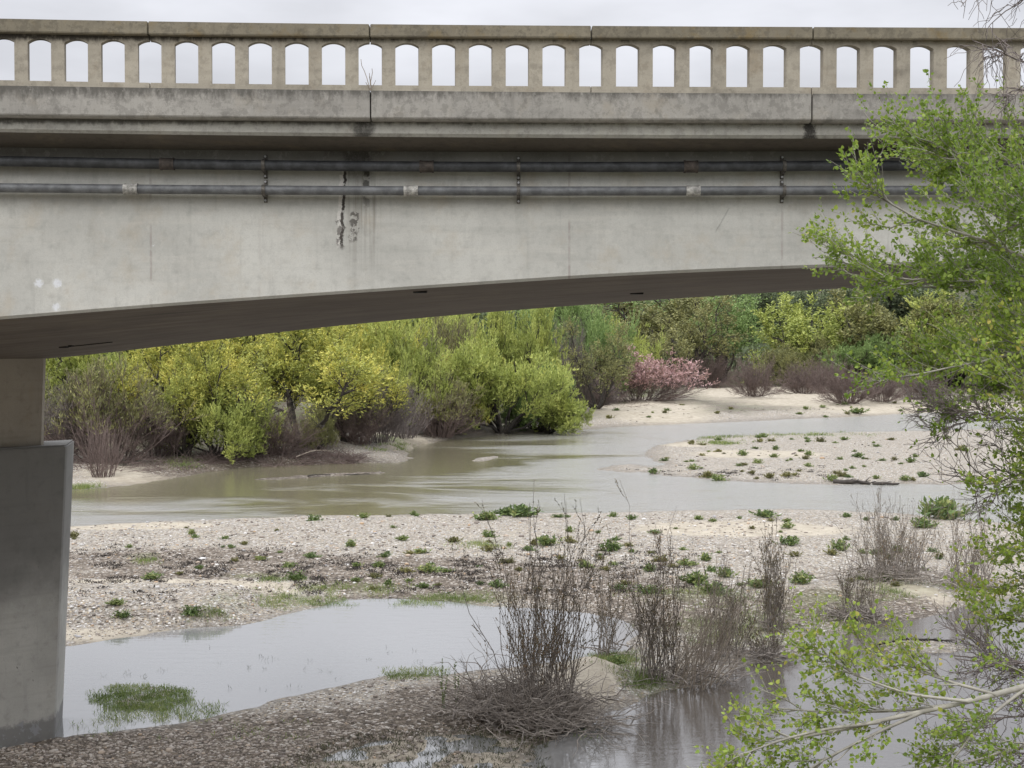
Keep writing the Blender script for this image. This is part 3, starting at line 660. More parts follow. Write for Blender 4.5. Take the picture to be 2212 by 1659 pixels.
# pier: wall under the deck on a wider block, both running askew to the bridge
pc = PB()
ux = np.array([-0.72, -0.69]); vx = np.array([-0.69, 0.72])   # along the wall (towards the camera side), across it
def prism(pb, c0, L, wt, zb, zt, batter=0.0, nose=0.3, shrink=0.0, end=0.0):
    """wall in plan starting at corner c0, face towards the river; battered along its end"""
    rows = []
    for z, s_ in ((zb, 1.0), (zt, 0.0)):
        e = c0 + ux * (batter * s_)
        pts = [e + ux * nose * .25 + vx * 0.0, e + vx * nose * .45, e + vx * (wt - nose * .45), e + ux * nose * .25 + vx * wt, c0 + ux * L + vx * wt, c0 + ux * L]
        rows.append([(q[0], q[1], z) for q in pts])
    n = 6; v = rows[0] + rows[1]
    f = [(j, (j+1) % n, n + (j+1) % n, n + j) for j in range(n)] + [tuple(range(n))[::-1], tuple(range(n, 2*n))]
    pb.add(v, f)
cR = np.array([-7.86, 24.5]); vx = np.array([-0.22, 0.975])
foot = PB(); prism(foot, cR, 12.5, 1.5, -1.5, at(150, 961, 24.5)[2], batter=0.36, nose=.12)
ft = part(foot, 'pier_base', M_foot, bevel=0.03, label='dark stained lower pier block')
vx = np.array([-0.36, 0.93]); col = PB(); prism(col, cR + ux * 0.36 + vx * 0.25, 11.6, 1.0, at(150, 961, 24.5)[2] + .001, EYE - .1, batter=0.06, nose=.2)
part(col, 'pier_wall', M_pier, parent=bridge)
# small fittings under the deck
for px, py, d, wd, dp in ((907, 631, 17.5, .17, .1), (1376, 648, 21.5, .2, .12), (135, 756, 22.3, .12, .1), (150, 753, 22.2, .05, .08)):
    q = PB(); c = at(px, py, d); zz = zfb(c[0]) + (zbb(c[0]) - zfb(c[0])) * (d - DG) / (DB - DG)
    q.box(c[0] - wd/2, c[0] + wd/2, d, d + .14, zz - .02, zz + .03); part(q, 'drain_outlet', M_dark)
q = PB(); a = at(150, 757, 22.3); b = at(243, 749, 22.3)
sfz = lambda x, d: zfb(x) + (zbb(x) - zfb(x)) * (d - DG) / (DB - DG)
q.tube([(a[0], 22.3, sfz(a[0], 22.3) - .012), (b[0], 22.3, sfz(b[0], 22.3) - .012)], .008, 6)
part(q, 'soffit_wire', M_dark)

# ---------------------------------------------------------------- the two service pipes
def pipe(key, label, dia, mat, couplings, cmat, clamps):
    YP = DG - 0.14
    r = empty('service_pipe', (-11.5, 21, 0)); tag(r, label, 'pipe')
    q = PB(); xs = np.linspace(XL + .2, XR - .2, 90)
    q.tube([(x, YP, kz(key, x, YP)) for x in xs], dia / 2, 18)
    o = part(q, 'pipe_run', mat, parent=r); o.data.shade_smooth()
    for px in couplings:
        x = gx(px, YP); q = PB()
        q.tube([(x - .07, YP, kz(key, x - .07, YP)), (x + .07, YP, kz(key, x + .07, YP))], dia / 2 + .009, 18)
        q.tube([(x - .085, YP, kz(key, x, YP)), (x - .065, YP, kz(key, x, YP))], dia / 2 + .015, 18)
        q.tube([(x + .065, YP, kz(key, x, YP)), (x + .085, YP, kz(key, x, YP))], dia / 2 + .015, 18)
        part(q, 'coupling', cmat, parent=r)
    for px in clamps:
        x = gx(px, YP); z = kz(key, x, YP); q = PB()
        hh = dia / 2 + .012
        prof = [(DG, z + hh + .07), (DG - .015, z + hh + .07), (DG - .03, z + hh + .01)] + [(YP - hh * math.cos(t), z + hh * math.sin(t)) for t in np.linspace(1.3, -1.3, 9)] + [(DG - .03, z - hh - .01), (DG - .015, z - hh - .07), (DG, z - hh - .07)]
        q.sweep([x - .021, x + .021], lambda _: prof)
        cl = part(q, 'clamp', M_clamp, parent=r)
        for s_ in (1, -1):
            b = PB(); b.tube([(x, DG - .05, z + s_ * (hh + .045)), (x, DG, z + s_ * (hh + .045))], .014, 8)
            part(b, 'bolt', M_bolt, parent=cl)
    return r
pipe('pipe_u', 'upper darker service pipe clamped under the bridge deck overhang', .124, M_pipe_hi, (-900, -250, 362, 922, 1492, 2060, 2640), M_coupd, (-540, 570, 1120, 1693, 2260))
pipe('pipe_l', 'lower paler service pipe with whitish couplings on the girder face', .112, M_pipe_lo, (-930, -320, 283, 888, 1497, 2110, 2720), M_coupl, (-540, 570, 1120, 1693, 2260))

# ================================================================ vegetation
def nrm(v): return v / (np.linalg.norm(v, axis=-1, keepdims=True) + 1e-9)
def resamp(pts, K):
    P = np.asarray(pts, float); d = np.r_[0, np.cumsum(np.linalg.norm(np.diff(P, axis=0), axis=1))]; t = np.linspace(0, d[-1], K)
    # smooth through the control points
    out = np.stack([np.interp(t, d, P[:, i]) for i in range(3)], -1)
    if K > 6:
        for _ in range(2): out[1:-1] = 0.25 * out[:-2] + 0.5 * out[1:-1] + 0.25 * out[2:]
    return out
def grow(rs, P, n, t0, t1, ang, L, up=0.0, jit=0.08, K=5, Ls=None, taper=0.5, dirbias=None):
    """side branches off the polylines P (N,K,3)"""
    N, K0, _ = P.shape; M = max(1, int(N * n)); pi = rs.randint(0, N, M) if n < 1 else np.r_[np.repeat(np.arange(N), int(n)), rs.randint(0, N, M - N * int(n))]
    M = len(pi); t = rs.uniform(t0, t1, M); u = t * (K0 - 1); i = np.minimum(u.astype(int), K0 - 2); f = (u - i)[:, None]
    b = P[pi, i] * (1 - f) + P[pi, i + 1] * f; tg = nrm(P[pi, i + 1] - P[pi, i])
    pr = nrm(np.cross(tg, rs.normal(size=(M, 3)))); a = rs.normal(ang, ang * 0.25, M)[:, None]
    d = np.cos(a) * tg + np.sin(a) * pr
    if dirbias is not None: d = nrm(d + np.asarray(dirbias) * rs.uniform(0, 1, (M, 1)))
    ln = L * (1 - taper * t) * rs.uniform(0.55, 1.25, M)
    if Ls is not None: ln = ln * Ls[pi]
    return shoots(rs, b, d, ln, up, jit, K), t, pi
def shoots(rs, b, d, ln, up, jit, K):
    M = len(b); s = np.linspace(0, 1, K)[None, :, None]; ln = np.asarray(ln)[:, None, None]
    j = np.cumsum(rs.normal(size=(M, K, 3)) * jit, 1); j -= j[:, :1]
    return b[:, None] + ln * (d[:, None] * s + np.array([0, 0, up]) * s ** 2 + j * s ** 0.5)
def tubes(P, r0, r1, sides=3, tint=None, rs=None):
    N, K, _ = P.shape; T = np.empty_like(P); T[:, 1:-1] = P[:, 2:] - P[:, :-2]; T[:, 0] = P[:, 1] - P[:, 0]; T[:, -1] = P[:, -1] - P[:, -2]; T = nrm(T)
    ref = np.where(np.abs(T[..., 2:3]) > 0.9, np.array([1., 0, 0]), np.array([0, 0, 1.])); A = nrm(np.cross(T, ref)); B = np.cross(A, T)
    r0 = np.broadcast_to(np.asarray(r0, float), (N,))[:, None]; r1 = np.broadcast_to(np.asarray(r1, float), (N,))[:, None]
    rr = r0 + (r1 - r0) * np.linspace(0, 1, K)[None]; an = np.arange(sides) * 2 * math.pi / sides
    V = P[:, :, None] + rr[..., None, None] * (np.cos(an)[None, None, :, None] * A[:, :, None] + np.sin(an)[None, None, :, None] * B[:, :, None])
    ix = np.arange(N * K * sides).reshape(N, K, sides); nx = np.roll(ix, -1, 2)
    Q = np.stack([ix[:, :-1], nx[:, :-1], nx[:, 1:], ix[:, 1:]], -1).reshape(-1, 4)
    tt = np.repeat((rs or R(1)).uniform(0, 1, N), K * sides)
    return V.reshape(-1, 3), Q, tt
def leafq(pos, d, ln, wd, rs, fold=0.25, tint=None, nrmup=0.0):
    """one four-cornered leaf per row, growing from pos along d"""
    M = len(pos); d = nrm(d); rv = rs.normal(size=(M, 3)); 
    s = nrm(np.cross(d, rv)); n_ = np.cross(s, d)
    ln = np.broadcast_to(ln, (M,))[:, None]; wd = np.broadcast_to(wd, (M,))[:, None]
    m = pos + d * ln * 0.45 + n_ * wd * fold
    V = np.stack([pos, m - s * wd * 0.5, pos + d * ln, m + s * wd * 0.5], 1).reshape(-1, 3)
    Q = np.arange(M * 4).reshape(M, 4); t = rs.uniform(0, 1, M) if tint is None else tint
    return V, Q, np.repeat(t, 4)
def along(rs, P, n, t0=0.0, t1=1.0, spread=0.0):
    N, K, _ = P.shape; pi = np.repeat(np.arange(N), n) if n >= 1 else rs.randint(0, N, int(N * n)); M = len(pi)
    u = rs.uniform(t0, t1, M) * (K - 1); i = np.minimum(u.astype(int), K - 2); f = (u - i)[:, None]
    p = P[pi, i] * (1 - f) + P[pi, i + 1] * f; tg = nrm(P[pi, i + 1] - P[pi, i])
    if spread: p = p + rs.normal(size=(M, 3)) * spread
    return p, tg, pi
def join(parts):
    V = []; Q = []; T = []; b = 0
    for v, q, t in parts: V.append(v); Q.append(q + b); T.append(t); b += len(v)
    return np.concatenate(V), np.concatenate(Q), np.concatenate(T)
def vmesh(name, parts, mat):
    V, Q, T = join(parts); return np_mesh(name, V, Q, mat=mat, attrs={'tint': T})
def fit(arrs, Hh, Wd):
    """scale polylines to a wanted height and width about the origin"""
    A = np.concatenate([a.reshape(-1, 3) for a in arrs]); zt = np.percentile(A[:, 2], 99.3); xw = np.percentile(np.abs(A[:, :2]), 97.5)
    s = np.array([Wd / 2 / xw, Wd / 2 / xw, Hh / zt]); return [a * s for a in arrs]

# ---- prototypes (unit metres); each gives a list of (part name, mesh data)
def tree_proto(seed, Hh, Wd, limbs, leaf, leafmat, barkmat, lean=0.5, up=0.25, dens=1.0, droop=0.0, trunk=0.3, zmin=0.0):
    rs = R(seed)
    az = np.linspace(0, 2 * math.pi, limbs, endpoint=False) + rs.uniform(-.4, .4, limbs); tl = rs.uniform(lean * .35, lean * 1.3, limbs)
    d = np.stack([np.cos(az) * np.sin(tl), np.sin(az) * np.sin(tl), np.cos(tl)], -1)
    b = np.stack([np.cos(az) * .25, np.sin(az) * .25, np.zeros(limbs)], -1)
    L0 = shoots(rs, b, d, Hh * rs.uniform(.6, .85, limbs), -.05, .07, 8)
    L1, t1, _ = grow(rs, L0, 9, .3, 1, .75, Hh * .36, up, .07, 6)
    L2, t2, _ = grow(rs, L1, 9, .2, 1, .75, Hh * .16, up - droop, .07, 5, taper=.3)
    L3, t3, _ = grow(rs, L2, int(5 * dens), .1, 1, .7, Hh * .085, up - droop, .08, 4, taper=.2)
    L0, L1, L2, L3 = fit([L0, L1, L2, L3], Hh, Wd)
    wood = [tubes(L0, Hh * .017, Hh * .005, 6, rs=rs), tubes(L1, Hh * .0055, Hh * .0015, 4, rs=rs), tubes(L2, Hh * .0018, Hh * .0006, 3, rs=rs)]
    p, tg, pi = along(rs, L3, int(leaf['n']), .05, 1); 
    dirn = nrm(tg + rs.normal(size=p.shape) * leaf.get('scat', .45) + np.array([0, 0, leaf.get('up', .3)]))
    ct = rs.uniform(0, 1, len(L3))[pi] * .5 + rs.uniform(0, 1, len(pi)) * .5
    if zmin:
        k_ = p[:, 2] > Hh * zmin * rs.uniform(.5, 1.3, len(p)); p, dirn, ct = p[k_], dirn[k_], ct[k_]
    crown = [leafq(p, dirn, rs.uniform(.7, 1.3, len(p)) * leaf['l'], rs.uniform(.7, 1.3, len(p)) * leaf['w'], rs, tint=ct)]
    return [('trunk', vmesh('trunk', wood, barkmat)), ('crown', vmesh('crown', crown, leafmat))]
def shrub_proto(seed, Hh, Wd, stems, tw, barkmat, leaf=None, leafmat=None, spread=.8, rb=.5, sub=6, r=.012, outbend=0.0, tufts=None):
    rs = R(seed)
    az = rs.uniform(0, 2 * math.pi, stems); tl = np.abs(rs.normal(0, spread, stems)).clip(0, 1.35)
    d = np.stack([np.cos(az) * np.sin(tl), np.sin(az) * np.sin(tl), np.cos(tl)], -1)
    rr = rb * np.sqrt(rs.uniform(0, 1, stems)); b = np.stack([np.cos(az) * rr, np.sin(az) * rr, np.zeros(stems)], -1)
    L0 = shoots(rs, b, d, Hh * rs.uniform(.65, 1.1, stems) * (1 - .25 * tl), .15 - outbend, .035, 7)
    L1, _, _ = grow(rs, L0, tw, .2, .95, .45, Hh * .34, .12, .05, 5)
    arr = [L0, L1]
    if sub: L2, _, _ = grow(rs, L1, sub, .1, .95, .5, Hh * .14, .1, .06, 4); arr.append(L2)
    arr = fit(arr, Hh, Wd); wood = [tubes(arr[0], r, r * .4, 4, rs=rs), tubes(arr[1], r * .5, r * .22, 3, rs=rs)]
    if sub: wood.append(tubes(arr[2], r * .33, r * .2, 3, rs=rs))
    out = [('stems', vmesh('stems', wood, barkmat))]
    if leaf:
        src = arr[-1]; p, tg, pi = along(rs, src, leaf['n'], leaf.get('t0', .2), 1)
        keep = p[:, 2] > Hh * leaf.get('zmin', 0) * rs.uniform(.6, 1.3, len(p)); p = p[keep]; tg = tg[keep]
        dirn = nrm(tg + rs.normal(size=p.shape) * leaf.get('scat', .45) + np.array([0, 0, leaf.get('up', .2)]))
        out.append(('foliage', vmesh('foliage', [leafq(p, dirn, rs.uniform(.7, 1.3, len(p)) * leaf['l'], rs.uniform(.7, 1.3, len(p)) * leaf['w'], rs)], leafmat)))
    return out
used = {}
def plant(name, cat, proto, label, px, py, pxw, pyt, group=None, mats=None, rz=None, dist=None, dims=(1, 1), seed=0):
    """stand a plant so that its foot is at picture (px,py), it is pxw wide and reaches pyt"""
    if dist is None: x, y, z = [float(v[0]) for v in ground_at(px, py)]
    else:
        y = dist; x = (px - CX) / F * y; z = float(H(x, y)[0][0])
    m_px = y / F * (1.5 if dist else 1.12 if 'tree' in name else 1.0)
    hh = at(px, pyt, y)[2] - z; ww = pxw * m_px
    root = empty(name, (x, y, z)); root.rotation_euler.z = rz if rz is not None else R(int(abs(px * 7 + py))).uniform(0, 6.28)
    root.scale = (ww / dims[0], ww / dims[0], hh / dims[1]); tag(root, label, cat, group)
    for pn, me in proto:
        o = link(pn, me, root)
        if mats and pn in mats:
            o.material_slots[0].link = 'OBJECT'; o.material_slots[0].material = mats[pn]
    return root

FE = dict(l=.30, w=.07, n=4, scat=.4, up=.45)
T_wil = tree_proto(11, 9, 9, 8, dict(l=.27, w=.06, n=11, scat=.4, up=.6), L_yg, B_dark, lean=.7, up=.35)
T_oak2 = tree_proto(16, 10, 11, 8, dict(l=.2, w=.11, n=5, scat=.8, up=.1), L_olive, B_dark, lean=1.0, up=.12, zmin=.3)
T_wil2 = tree_proto(18, 9, 9, 8, dict(l=.19, w=.07, n=9, scat=.7, up=.25), L_yel, B_dark, lean=.8, up=.2, zmin=.45, dens=1.2)
T_oak = tree_proto(13, 10, 11, 9, dict(l=.24, w=.13, n=7, scat=.8, up=.1), L_olive, B_dark, lean=1.0, up=.12, dens=1.2)
T_cot = tree_proto(14, 12, 9, 7, dict(l=.22, w=.15, n=6, scat=.9, up=0), L_grn, B_dark, lean=.5, up=.3)
T_bush = tree_proto(15, 5, 7, 15, dict(l=.2, w=.042, n=8, scat=.35, up=.6), L_yg, B_dark, lean=1.05, up=.3)
S_bare = shrub_proto(21, 4, 5.5, 90, 9, B_red, dict(l=.14, w=.03, n=1, zmin=.55), L_olive, spread=.55, rb=.9, sub=6, r=.022)
S_bare2 = shrub_proto(22, 4, 6, 110, 9, B_gry, None, None, spread=.75, rb=1.0, sub=7, r=.02)
S_cane = shrub_proto(23, 3, 2.6, 80, 3, B_pal, None, None, spread=.28, rb=.7, sub=2, r=.014)
S_tam = shrub_proto(24, 4, 6, 90, 9, B_red, dict(l=.2, w=.07, n=4, zmin=.45, up=.6), L_pink, spread=.7, rb=1.2, sub=6, r=.02)
S_oliv = shrub_proto(25, 4, 5.5, 100, 9, B_red, dict(l=.2, w=.045, n=3, zmin=.45, up=.5), L_olive, spread=.5, rb=1.0, sub=6, r=.02)

D99, D910 = (9, 9), (9, 9)
G1 = 'trees along the far bank'
# nearest growth on the left part of the far bank
plant('bare_willow', 'shrub', S_oliv, 'broad leafless brown shrub with olive tips just right of the pier column', 235, 1000, 270, 790, dims=(5.5, 4))
plant('bare_willow', 'shrub', S_bare, 'pale tangled leafless shrub half hidden behind the pier column', 110, 990, 190, 820, dims=(5.5, 4), mats={'stems': B_gry})
plant('cane_clump', 'reeds', S_cane, 'clump of pale dry canes on the sand spit beside the pier', 222, 1030, 105, 895, dims=(2.6, 3), mats={'stems': B_red})
plant('willow_tree', 'tree', T_wil2, 'dark limbed tree with sparse yellow leaves behind the bright green bush', 400, 985, 260, 715, dims=D99)
plant('willow_bush', 'bush', T_bush, 'bright lime green bush with upright sprays above dark roots', 470, 985, 215, 830, dims=(7, 5))
plant('willow_tree', 'tree', T_wil2, 'largest golden yellow tree leaning out on bare dark limbs', 650, 965, 400, 688, dims=D99, rz=2.2)
plant('willow_bush', 'bush', T_bush, 'lemon yellow bush crown just left of the big dome bush', 985, 930, 150, 775, dims=(7, 5), mats={'crown': L_yel}, rz=2.)
plant('willow_tree', 'tree', T_wil2, 'golden tree directly right of and behind the largest leaning one', 745, 955, 230, 722, dims=D99, rz=4.0)
plant('willow_bush', 'bush', T_bush, 'small yellow green bush at the foot of the golden tree', 690, 972, 80, 885, dims=(7, 5), mats={'crown': L_olive})
plant('cane_clump', 'reeds', S_cane, 'wide clump of greyish dry canes below the yellow green tree', 870, 948, 130, 845, dims=(2.6, 3), mats={'stems': B_gry})
plant('bare_willow', 'shrub', S_oliv, 'dusky brown leafless shrub beside the greyish canes', 950, 945, 170, 815, dims=(5.5, 4))
plant('bare_willow', 'shrub', S_bare, 'thin brown shrub between the golden tree and the canes', 775, 960, 130, 850, dims=(5.5, 4))
plant('willow_bush', 'bush', T_bush, 'big dome shaped yellow green bush overhanging the river bend', 1085, 934, 310, 752, dims=(7, 5), mats={'crown': L_yg})
plant('willow_bush', 'bush', T_bush, 'low lime bush spilling into the river at the foot of the big dome bush', 1185, 936, 150, 845, dims=(7, 5), rz=3.1)
plant('willow_bush', 'bush', T_bush, 'greener bush against the right flank of the big dome bush', 1165, 932, 150, 800, dims=(7, 5), mats={'crown': L_grn}, rz=1.)
plant('willow_bush', 'bush', T_wil2, 'golden topped bush at the left shoulder of the dome bush', 1030, 925, 170, 750, dims=D99)
for px, py, wd, top, lab, st_ in ((345, 985, 150, 850, 'dark thicket of bare stems between the leafless shrub and the lime bush', B_red), (590, 978, 150, 870, 'bare brown thicket under the golden trees', B_red), (820, 955, 170, 800, 'tall grey brown thicket rising behind the canes', B_gry), (970, 938, 120, 850, 'low brown thicket against the left side of the dome bush', B_red), (905, 925, 180, 740, 'tall grey leafless crown left of the lime crowns', B_gry)):
    plant('bare_willow', 'shrub', S_bare if px < 900 else S_bare2, lab, px, py, wd, top, dims=(5.5, 4), mats={'stems': st_})
# second rank
for (px, py, wd, top, pr, mt, lab, dm) in (
    (150, 935, 260, 700, T_wil, L_yg, 'pale yellow green willow rising behind the leafless shrub by the pier', D99),
    (330, 925, 260, 690, T_wil2, L_yel, 'yellowish willow behind the dark limbed tree', D99),
    (540, 920, 300, 660, T_wil2, L_yel, 'yellow willow crown behind the golden tree, cut off by the bridge', D99),
    (740, 925, 260, 655, T_wil, L_yel, 'pale yellow willow directly above the golden tree', D99),
    (870, 935, 210, 690, T_wil, L_yg, 'yellow green willow right of the golden tree', D99),
    (960, 915, 170, 690, S_oliv, None, 'greyish half leafless willow left of the two lime crowns', (5.5, 4)),
    (1060, 905, 170, 655, T_wil, L_yg, 'left one of the two lime green crowns above the dome bush', D99),
    (1150, 900, 150, 650, T_wil, L_yg, 'right one of the two lime green crowns above the dome bush', D99),
    (1232, 885, 95, 700, S_bare2, None, 'dark grey leafless shrub right of the lime green crowns', (6, 4)),
    (1290, 885, 170, 700, T_oak2, L_olive, 'olive tree behind the brown shrubs left of the pink bush', (11, 10)),
    (1250, 870, 200, 640, T_wil, L_grn, 'fresh green willow under the bridge left of the dark branching tree', D99)):
    x_ = dict(crown=mt) if mt and pr not in (S_oliv, S_bare2) else None
    plant('willow_tree' if pr not in (S_oliv, S_bare2) else 'bare_willow', 'tree' if pr not in (S_oliv, S_bare2) else 'shrub', pr, lab, px, py, wd, top, group=None, mats=x_, dims=dm)
# middle: brown shrubs, pink bush and what stands behind them
plant('bare_willow', 'shrub', S_bare2, 'purple brown leafless shrub left of the pink bush', 1265, 876, 150, 782, dims=(6, 4), mats={'stems': B_red})
plant('bare_willow', 'shrub', S_bare2, 'low grey leafless shrub touching the front of the pink bush', 1300, 876, 80, 812, dims=(6, 4))
plant('tamarisk_bush', 'bush', S_tam, 'large pink flowering bush on the far bank', 1372, 868, 250, 766, dims=(6, 4), rz=.7)
plant('bare_willow', 'shrub', S_bare2, 'leafless shrub behind the right end of the pink bush', 1525, 838, 130, 752, dims=(6, 4), mats={'stems': B_red})
plant('oak_tree', 'tree', T_oak2, 'dark branching olive tree behind the pink bush', 1460, 838, 270, 636, dims=(11, 10))
plant('cottonwood_tree', 'tree', T_cot, 'narrow vivid green tree right of the dark branching tree', 1560, 826, 130, 620, dims=(9, 12))
plant('willow_tree', 'tree', T_wil, 'small yellow green willow left of the dark branching tree', 1330, 850, 150, 700, dims=D99, mats={'crown': L_yg})
tam = 'leafless tamarisk shrubs on the far sand'
for px, py, wd, top, lab in ((1630, 860, 110, 768, 'round leafless grey shrub alone on the far sand'),
        (1735, 852, 110, 782, 'wide leafless shrub behind the gap in the far sand'),
        (1830, 872, 130, 790, 'foremost leafless shrub on the far sand, purplish'),
        (1905, 868, 100, 806, 'small leafless shrub at the right end of the far sand'),
        (1790, 850, 100, 770, 'tall leafless shrub behind the foremost purplish one'),
        (1985, 862, 120, 800, 'leafless shrub on the far sand partly behind the near cottonwood')):
    plant('tamarisk_shrub', 'shrub', S_bare2, lab, px, py, wd, top, group=tam, dims=(6, 4), mats={'stems': B_red if px % 20 else B_gry})
for (px, dist, wd, top, pr, mt, lab, dm) in (
    (1800, 225, 200, 650, T_oak, L_yg, 'broad yellow green tree right of the gap in the far trees', (11, 10)),
    (1745, 215, 130, 735, T_bush, L_olive, 'low olive bush below the broad yellow green tree', (7, 5)),
    (1850, 212, 140, 730, T_bush, L_grn, 'low green bush above the foremost leafless shrub', (7, 5)),
    (1930, 220, 210, 640, T_oak, L_olive, 'olive tree seen through the left edge of the cottonwood', (11, 10)),
    (2060, 215, 220, 640, T_wil, L_yg, 'lime tree mostly hidden by the near cottonwood', D99),
    (2180, 215, 200, 650, T_oak, L_olive, 'olive tree at the right picture edge behind the cottonwood', (11, 10)),
    (2290, 210, 220, 640, T_oak, L_dk, 'tree just beyond the right picture edge', (11, 10)),
    (1700, 330, 130, 620, T_oak, L_dk, 'dark grey green tree at the back of the gap', (11, 10)),
    (1610, 335, 110, 615, T_oak, L_dk, 'shadowy tree behind the vivid green one', (11, 10)),
    (1660, 345, 110, 610, T_oak, L_dk, 'tallest grey green tree closing the gap above the sand track', (11, 10)),
    (1765, 320, 130, 625, T_oak, L_dk, 'grey green tree above the broad yellow green one', (11, 10)),
    (1380, 260, 220, 625, T_oak, L_olive, 'olive tree showing under the bridge above the pink bush', (11, 10)),
    (1490, 300, 200, 610, T_cot, L_grn, 'green crown behind the dark branching tree', (9, 12)),
    (1200, 230, 220, 615, T_cot, L_grn, 'green crown hard under the bridge right of the lime crowns', (9, 12)),
    (1010, 200, 220, 630, T_oak, L_dk, 'dark tree between the willow crowns hard under the bridge', (11, 10)),
    (880, 185, 200, 620, T_wil, L_yg, 'willow behind the yellow green one hard under the bridge', D99),
    (650, 170, 260, 600, T_wil2, L_yel, 'yellow willow of the back row hidden mostly by the bridge', D99),
    (420, 160, 260, 640, T_wil, L_olive, 'olive willow of the back row behind the yellow leaves', D99),
    (200, 150, 260, 660, T_wil, L_dk, 'grey green willow of the back row nearest the pier', D99),
    (-20, 130, 300, 700, T_wil, L_olive, 'willow hidden behind the pier', D99),
    (1920, 330, 200, 600, T_oak, L_dk, 'dark hillside tree above the olive ones', (11, 10)),
    (2100, 320, 220, 600, T_oak, L_dk, 'dark hillside tree behind the cottonwood twigs', (11, 10))):
    plant('oak_tree' if pr is T_oak else 'cottonwood_tree' if pr is T_cot else 'willow_tree', 'tree', pr, lab, px, 0, wd, top, mats={'crown': mt}, dims=dm, dist=dist)

# far bank brush that no one could count
def scatter_px(rs, n, boxes):
    out = []
    for (x0, x1, y0, y1, wgt) in boxes: out.append(np.stack([rs.uniform(x0, x1, int(n * wgt)), rs.uniform(y0, y1, int(n * wgt))], -1))
    return np.concatenate(out)
def blades(rs, x, y, z, n, ln, wd, spread, tilt=.5):
    M = len(x); b = np.repeat(np.stack([x, y, z], -1), n, 0); b[:, :2] += rs.normal(size=(M * n, 2)) * spread
    d = nrm(np.stack([rs.normal(0, tilt, M * n), rs.normal(0, tilt, M * n), np.ones(M * n)], -1))
    return leafq(b - [0, 0, .01], d, rs.uniform(.5, 1.4, M * n) * ln, wd, rs)
rs = R(5)
# grass on the shores
X_, Y_, Z_, L_ = [], [], [], []
parts = []
for (px, py, rx, ry, wt) in GRASS:
    n = int(260 * wt * (rx * ry / 900.0) ** .5) + 40
    q = rs.normal(size=(n, 2)) * [rx * .55, ry * .5] + [px, py]; q = q[q[:, 1] > 800]
    x, y, z = ground_at(q[:, 0], q[:, 1]); k = (z > 0.0) & (fbm(x * .7, y * .7, 160, 3) > .44); x, y, z = x[k], y[k], z[k]
    if len(x) == 0: continue
    s = np.clip(y.mean() / 40, .7, 3)
    parts.append(blades(rs, x, y, z, 7, .13 * s ** .6, .012 * s, .09 * s))
for (x0, x1, y0, y1, n) in ((200, 410, 1482, 1540, 900), (215, 480, 1520, 1560, 160), (700, 1060, 1446, 1470, 200), (1480, 1960, 1290, 1400, 900), (540, 1100, 1290, 1310, 500), (140, 1300, 1560, 1600, 80)):
    q = np.stack([rs.uniform(x0, x1, n), rs.uniform(y0, y1, n)], -1)
    if n == 900 and x0 == 200: q = q[((((q[:, 0] - 305) / 105) ** 2 + ((q[:, 1] - 1511) / 31) ** 2) < 1.0 * (.35 + 1.3 * fbm(q[:, 0] * .05, q[:, 1] * .11, 3, 3)))]
    x, y, z = ground_at(q[:, 0], q[:, 1])
    if x0 != 200: k = fbm(x * .8, y * .8, 150, 3) > .5; x, y, z = x[k], y[k], z[k]
    parts.append(blades(rs, x, y, np.maximum(z, 0), 7, .075 if x0 == 200 else .11, .012, .07, .8))
tag(link('shore_grass', vmesh('shore_grass', parts, L_gras)), 'short green grass fringing the pools and gravel bars', 'grass', kind='stuff')
# sedge standing in the shallow mud flat and small emergent shoots
parts = []
q = np.stack([rs.uniform(560, 1180, 750), rs.uniform(1572, 1680, 750)], -1); xy = flat(q[:, 0], q[:, 1]); k = sdist(P_flat_mud, xy[:, 0], xy[:, 1]) < 0.1; q = q[k]
x, y, z = ground_at(q[:, 0], q[:, 1]); parts.append(blades(rs, x, y, np.maximum(z, -.01), 6, .09, .012, .05, .7))
q = np.stack([rs.uniform(150, 1060, 60), rs.uniform(1400, 1575, 60)], -1); x, y, z = ground_at(q[:, 0], q[:, 1]); k = z < .02; parts.append(blades(rs, x[k], y[k], np.maximum(z, 0)[k], 3, .1, .008, .04))
tag(link('mud_sedge', vmesh('mud_sedge', parts, L_sedge)), 'thin dark sedge dotted over the wet mud flat', 'sedge', kind='stuff')
q = np.stack([rs.uniform(140, 1500, 1500), rs.normal(1236, 26, 1500)], -1); q = np.concatenate([q[q[:, 1] < 1300], np.stack([rs.uniform(1290, 1800, 420), rs.normal(1028, 9, 420)], -1), np.stack([rs.uniform(1250, 2000, 150), rs.normal(890, 10, 150)], -1)])
x, y, z = ground_at(q[:, 0], q[:, 1]); k = (z > .02) & (fbm(x * .9, y * .7, 120, 3) > .47); x, y, z = x[k], y[k], z[k]
tag(link('dead_weeds', vmesh('dead_weeds', [blades(rs, x, y, z, 12, .10, .03, .09, 1.2)], B_dark)), 'withered dark weed remains strewn over the muddy band of the bar', 'dead weeds', kind='stuff')
# leaf litter and dead twigs under the far growth
parts = []
q = scatter_px(rs, 1500, [(430, 780, 985, 1003, 1), (100, 420, 985, 1020, .35), (1220, 1400, 866, 880, .15)])
x, y, z = ground_at(q[:, 0], q[:, 1]); d = nrm(np.stack([rs.normal(size=len(x)), rs.normal(size=len(x)) * .6, np.abs(rs.normal(size=len(x))) * .35], -1))
tw = shoots(rs, np.stack([x, y, z], -1), d, rs.uniform(.4, 1.6, len(x)), -.1, .07, 4)
parts.append(tubes(tw, .014, .006, 3, rs=rs))
tag(link('dead_brush', vmesh('dead_brush', parts, B_red)), 'dead reddish twigs littering the far bank', 'dead brush', kind='stuff')

